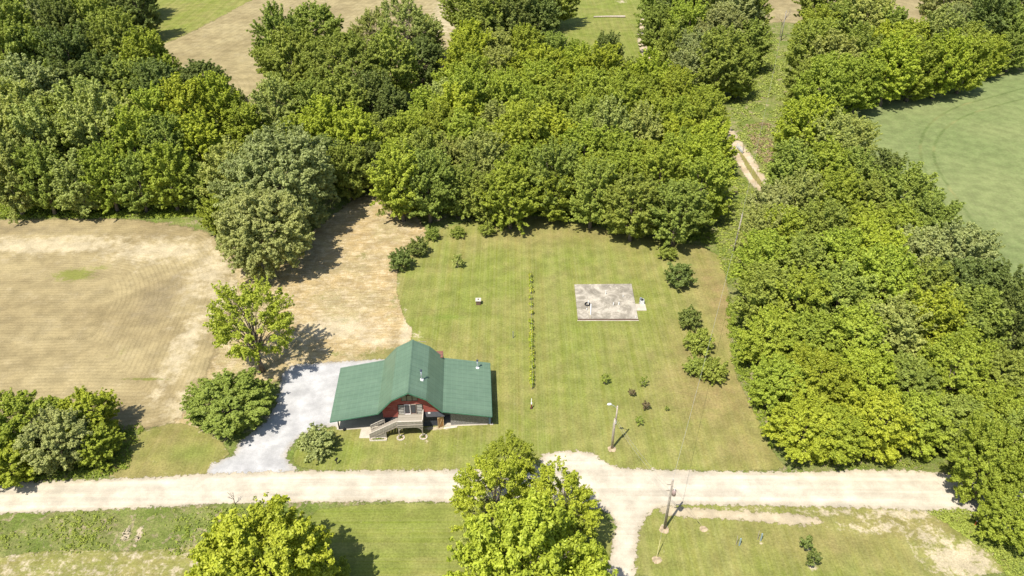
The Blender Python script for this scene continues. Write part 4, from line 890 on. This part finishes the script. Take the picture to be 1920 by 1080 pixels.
wire(ut+Vector((-.1, 0, 6.9)), lpp+Vector((.1, 0, 5.2)), .9, 'service_wire', 'lower of two wires between lamp pole and utility pole')
w1 = G(1800, 66, 8); w2 = G(2010, 104, 8)
wire(w1, w2, .8, 'power_line', 'upper of two power lines before the dark trees at the upper right', .05)
wire(w1-Vector((0, 0, 1.8)), w2-Vector((0, 0, 1.8)), .8, 'power_line', 'lower of two power lines before the dark trees at the upper right', .04)
# guy guards
YEL = plain('yellow_guard', (.48, .44, .20), .6)
def guy(px, py, tx, ty, h, label, fx):
    a = G(px, py); q = empty('guy_anchor', a); t = ut+Vector((0, 0, 8.0))-a; d = t.normalized()
    MB().tube([(0, 0, 0), tuple(d*h)], .05, 8).build('guard', YEL, q)
    MB().tube([tuple(d*h), tuple(t)], .012, 4).build('guy_wire', WIRE, q)
    return tag(q, label, 'guy anchor', 'guy anchors of the utility pole')
guy(1231, 1046, 0, 0, 2.3, 'yellow guy anchor below the utility pole', 0)
guy(1316, 986, 0, 0, 1.8, 'yellow guy anchor right of the utility pole', 0)
gravel_ring(1231, 1050, .55, 'stone heap at the foot of the lower guy anchor', .09); gravel_ring(1319, 992, .5, 'pale mound at the foot of the right guy anchor')
for (x, y, l) in ((1386, 1023, 'left grey tree guard tube with stake below the road'), (1426, 1014, 'right grey tree guard tube with stake below the road')):
    q = empty('tree_guard', G(x, y)); MB().tube([(0, 0, 0), (0, 0, 1.3)], .1, 10).build('tube', plain('guard_grey', (.25, .32, .32), .6) if 'guard_grey' not in bpy.data.materials else bpy.data.materials['guard_grey'], q)
    MB().bar((-.35, .1, 0), (-.42, .1, 1.7), .05, .05).build('stake', PINE, q); tag(q, l, 'tree guard', 'tree guards in the lawn below the road')

# ------------------------------------------------------------------ small things in the lawn
q = G(897, 570); w = empty('brick_pillar', q); tag(w, 'short brick pillar with a grey cap in the left lawn', 'pillar')
MB().box(-.38, .38, -.38, .38, -.02, .85).build('shaft', BRICKM, w); MB().box(-.48, .48, -.48, .48, .85, .97).build('cap', GALV if False else LITE, w); MB().box(-.12, .12, -.12, .12, .97, 1.03).build('lid', DARKT, w)
tag(MB().tube([(0, 0, -.05), (0, 0, 1.35), (0, 0, 1.38)], [.06, .06, .03], 8).build('metal_post', plain('post_grey', (.2, .21, .22), .5), loc=G(962, 634)), 'thin dark grey post standing alone right of the barn', 'post')
q = G(996.5, 766); w = empty('water_hydrant', q); tag(w, 'dark red yard hydrant with white head below the vine row', 'hydrant')
MB().tube([(0, 0, -.02), (0, 0, .9)], .10, 10).build('standpipe', plain('dark_red_paint', (.22, .05, .045), .6), w); MB().tube([(0, 0, .9), (0, 0, 1.15)], [.12, .08], 10).build('head', WHITE, w); MB().bar((-.05, 0, 1.12), (.0, .5, 1.5), .05, .05).build('handle', WHITE, w); MB().box(-.2, .2, -.16, .16, 0, .08).build('foot', DARKT, w)
tl = empty('trellis', G(998, 730)); tag(tl, 'long wire trellis with thin posts carrying the vine row', 'trellis'); a = G(995, 520)-G(998, 730); nP = 8
for k in range(nP):
    p = a*(k/(nP-1)); MB().tube([(p.x, p.y, -.05), (p.x, p.y, 1.35)], .035, 6).build('post', OLDW, tl)
for k, z in enumerate((.8, 1.3)): MB().tube([(0, 0, z), (a.x, a.y, z)], .01, 4).build('wire', WIRE, tl)
rg = random.Random(9)
for k, (y, s) in enumerate([(521, .35), (529, .55), (540, .45), (549, .5), (562, .2), (574, .3), (590, .2), (606, .6), (618, .5), (630, .65), (641, .8), (652, .6), (664, .75), (676, .6), (690, .5), (704, .65), (714, .7), (724, .5)]):
    q = G(995+3*(y-520)/210+rg.uniform(-1, 1), y); r = empty('grape_vine', q); j = k+200
    MB().tube([(0, 0, -.02), (.04, .03, .5), (.0, 0, 1.0)], [.03, .025, .015], 5).build('stem', BARK, r)
    f = tuft('foliage', r, 0, 0, .33+.2*s, .45+.7*s, int(30+90*s), (.36, .42, .04) if k % 3 else (.42, .44, .05), j, .45, .55, .24)
    tag(r, ORD[k]+' grape vine from the far end of the trellis' if k < 14 else ['fourth', 'third', 'second', 'first'][k-14]+' grape vine from the near end of the trellis', 'vine', 'vines trained on the trellis')
# gate, log, markers
q = G(1392, 288); gt = empty('field_gate', q, R(100)); tag(gt, 'pale blue tube gate standing open beside the track', 'gate')
m = MB()
for z in (.2, .5, .8, 1.15): m.tube([(0, 0, z), (3.4, 0, z)], .035, 6)
for x in (0, 1.7, 3.4): m.tube([(x, 0, .2), (x, 0, 1.15)], .035, 6)
m.build('tubes', plain('pale_blue_paint', (.30, .42, .55), .5), gt); MB().tube([(-.1, 0, -.05), (-.1, 0, 1.7)], .09, 8).build('post', OLDW, gt)
a = G(1113, 33); b = G(1172, 33)
tag(MB().tube([(0, 0, .3), (5, .3, .3), (b.x-a.x, b.y-a.y, .35)], [.25, .32, .42], 10).build('felled_log', PINE, loc=a), 'long pale log lying across the far meadow', 'log')
q = G(1826, 987); mk = empty('marker_post', q); MB().tube([(0, 0, -.02), (.1, .05, .9)], .05, 8).build('post', plain('red_orange', (.55, .09, .03), .6), mk); MB().tube([(.1, .05, .9), (.11, .05, 1.0)], .055, 8).build('cap', WHITE, mk); tag(mk, 'small red marker post in the weeds near the road end', 'marker post')

q = G(632, 870); mb = empty('mailbox', q, R(-20)); tag(mb, 'small dark mailbox on a short post at the lawn edge by the road', 'mailbox')
MB().box(-.05, .05, -.05, .05, -.02, .8).build('post', DARKT, mb)
m = MB(); n = 8; pr = [(-.12, .8), (.12, .8), (.12, .92)]+[(.12*math.cos(a), .92+.12*math.sin(a)) for a in np.linspace(.3, 2.84, 6)]+[(-.12, .92)]; k = len(pr)
m.add([(x, -.25, z) for x, z in pr]+[(x, .25, z) for x, z in pr], [tuple(range(k)), tuple(range(2*k-1, k-1, -1))]+[(i, i+k, (i+1) % k+k, (i+1) % k) for i in range(k)]); m.build('box', BLACK, mb)
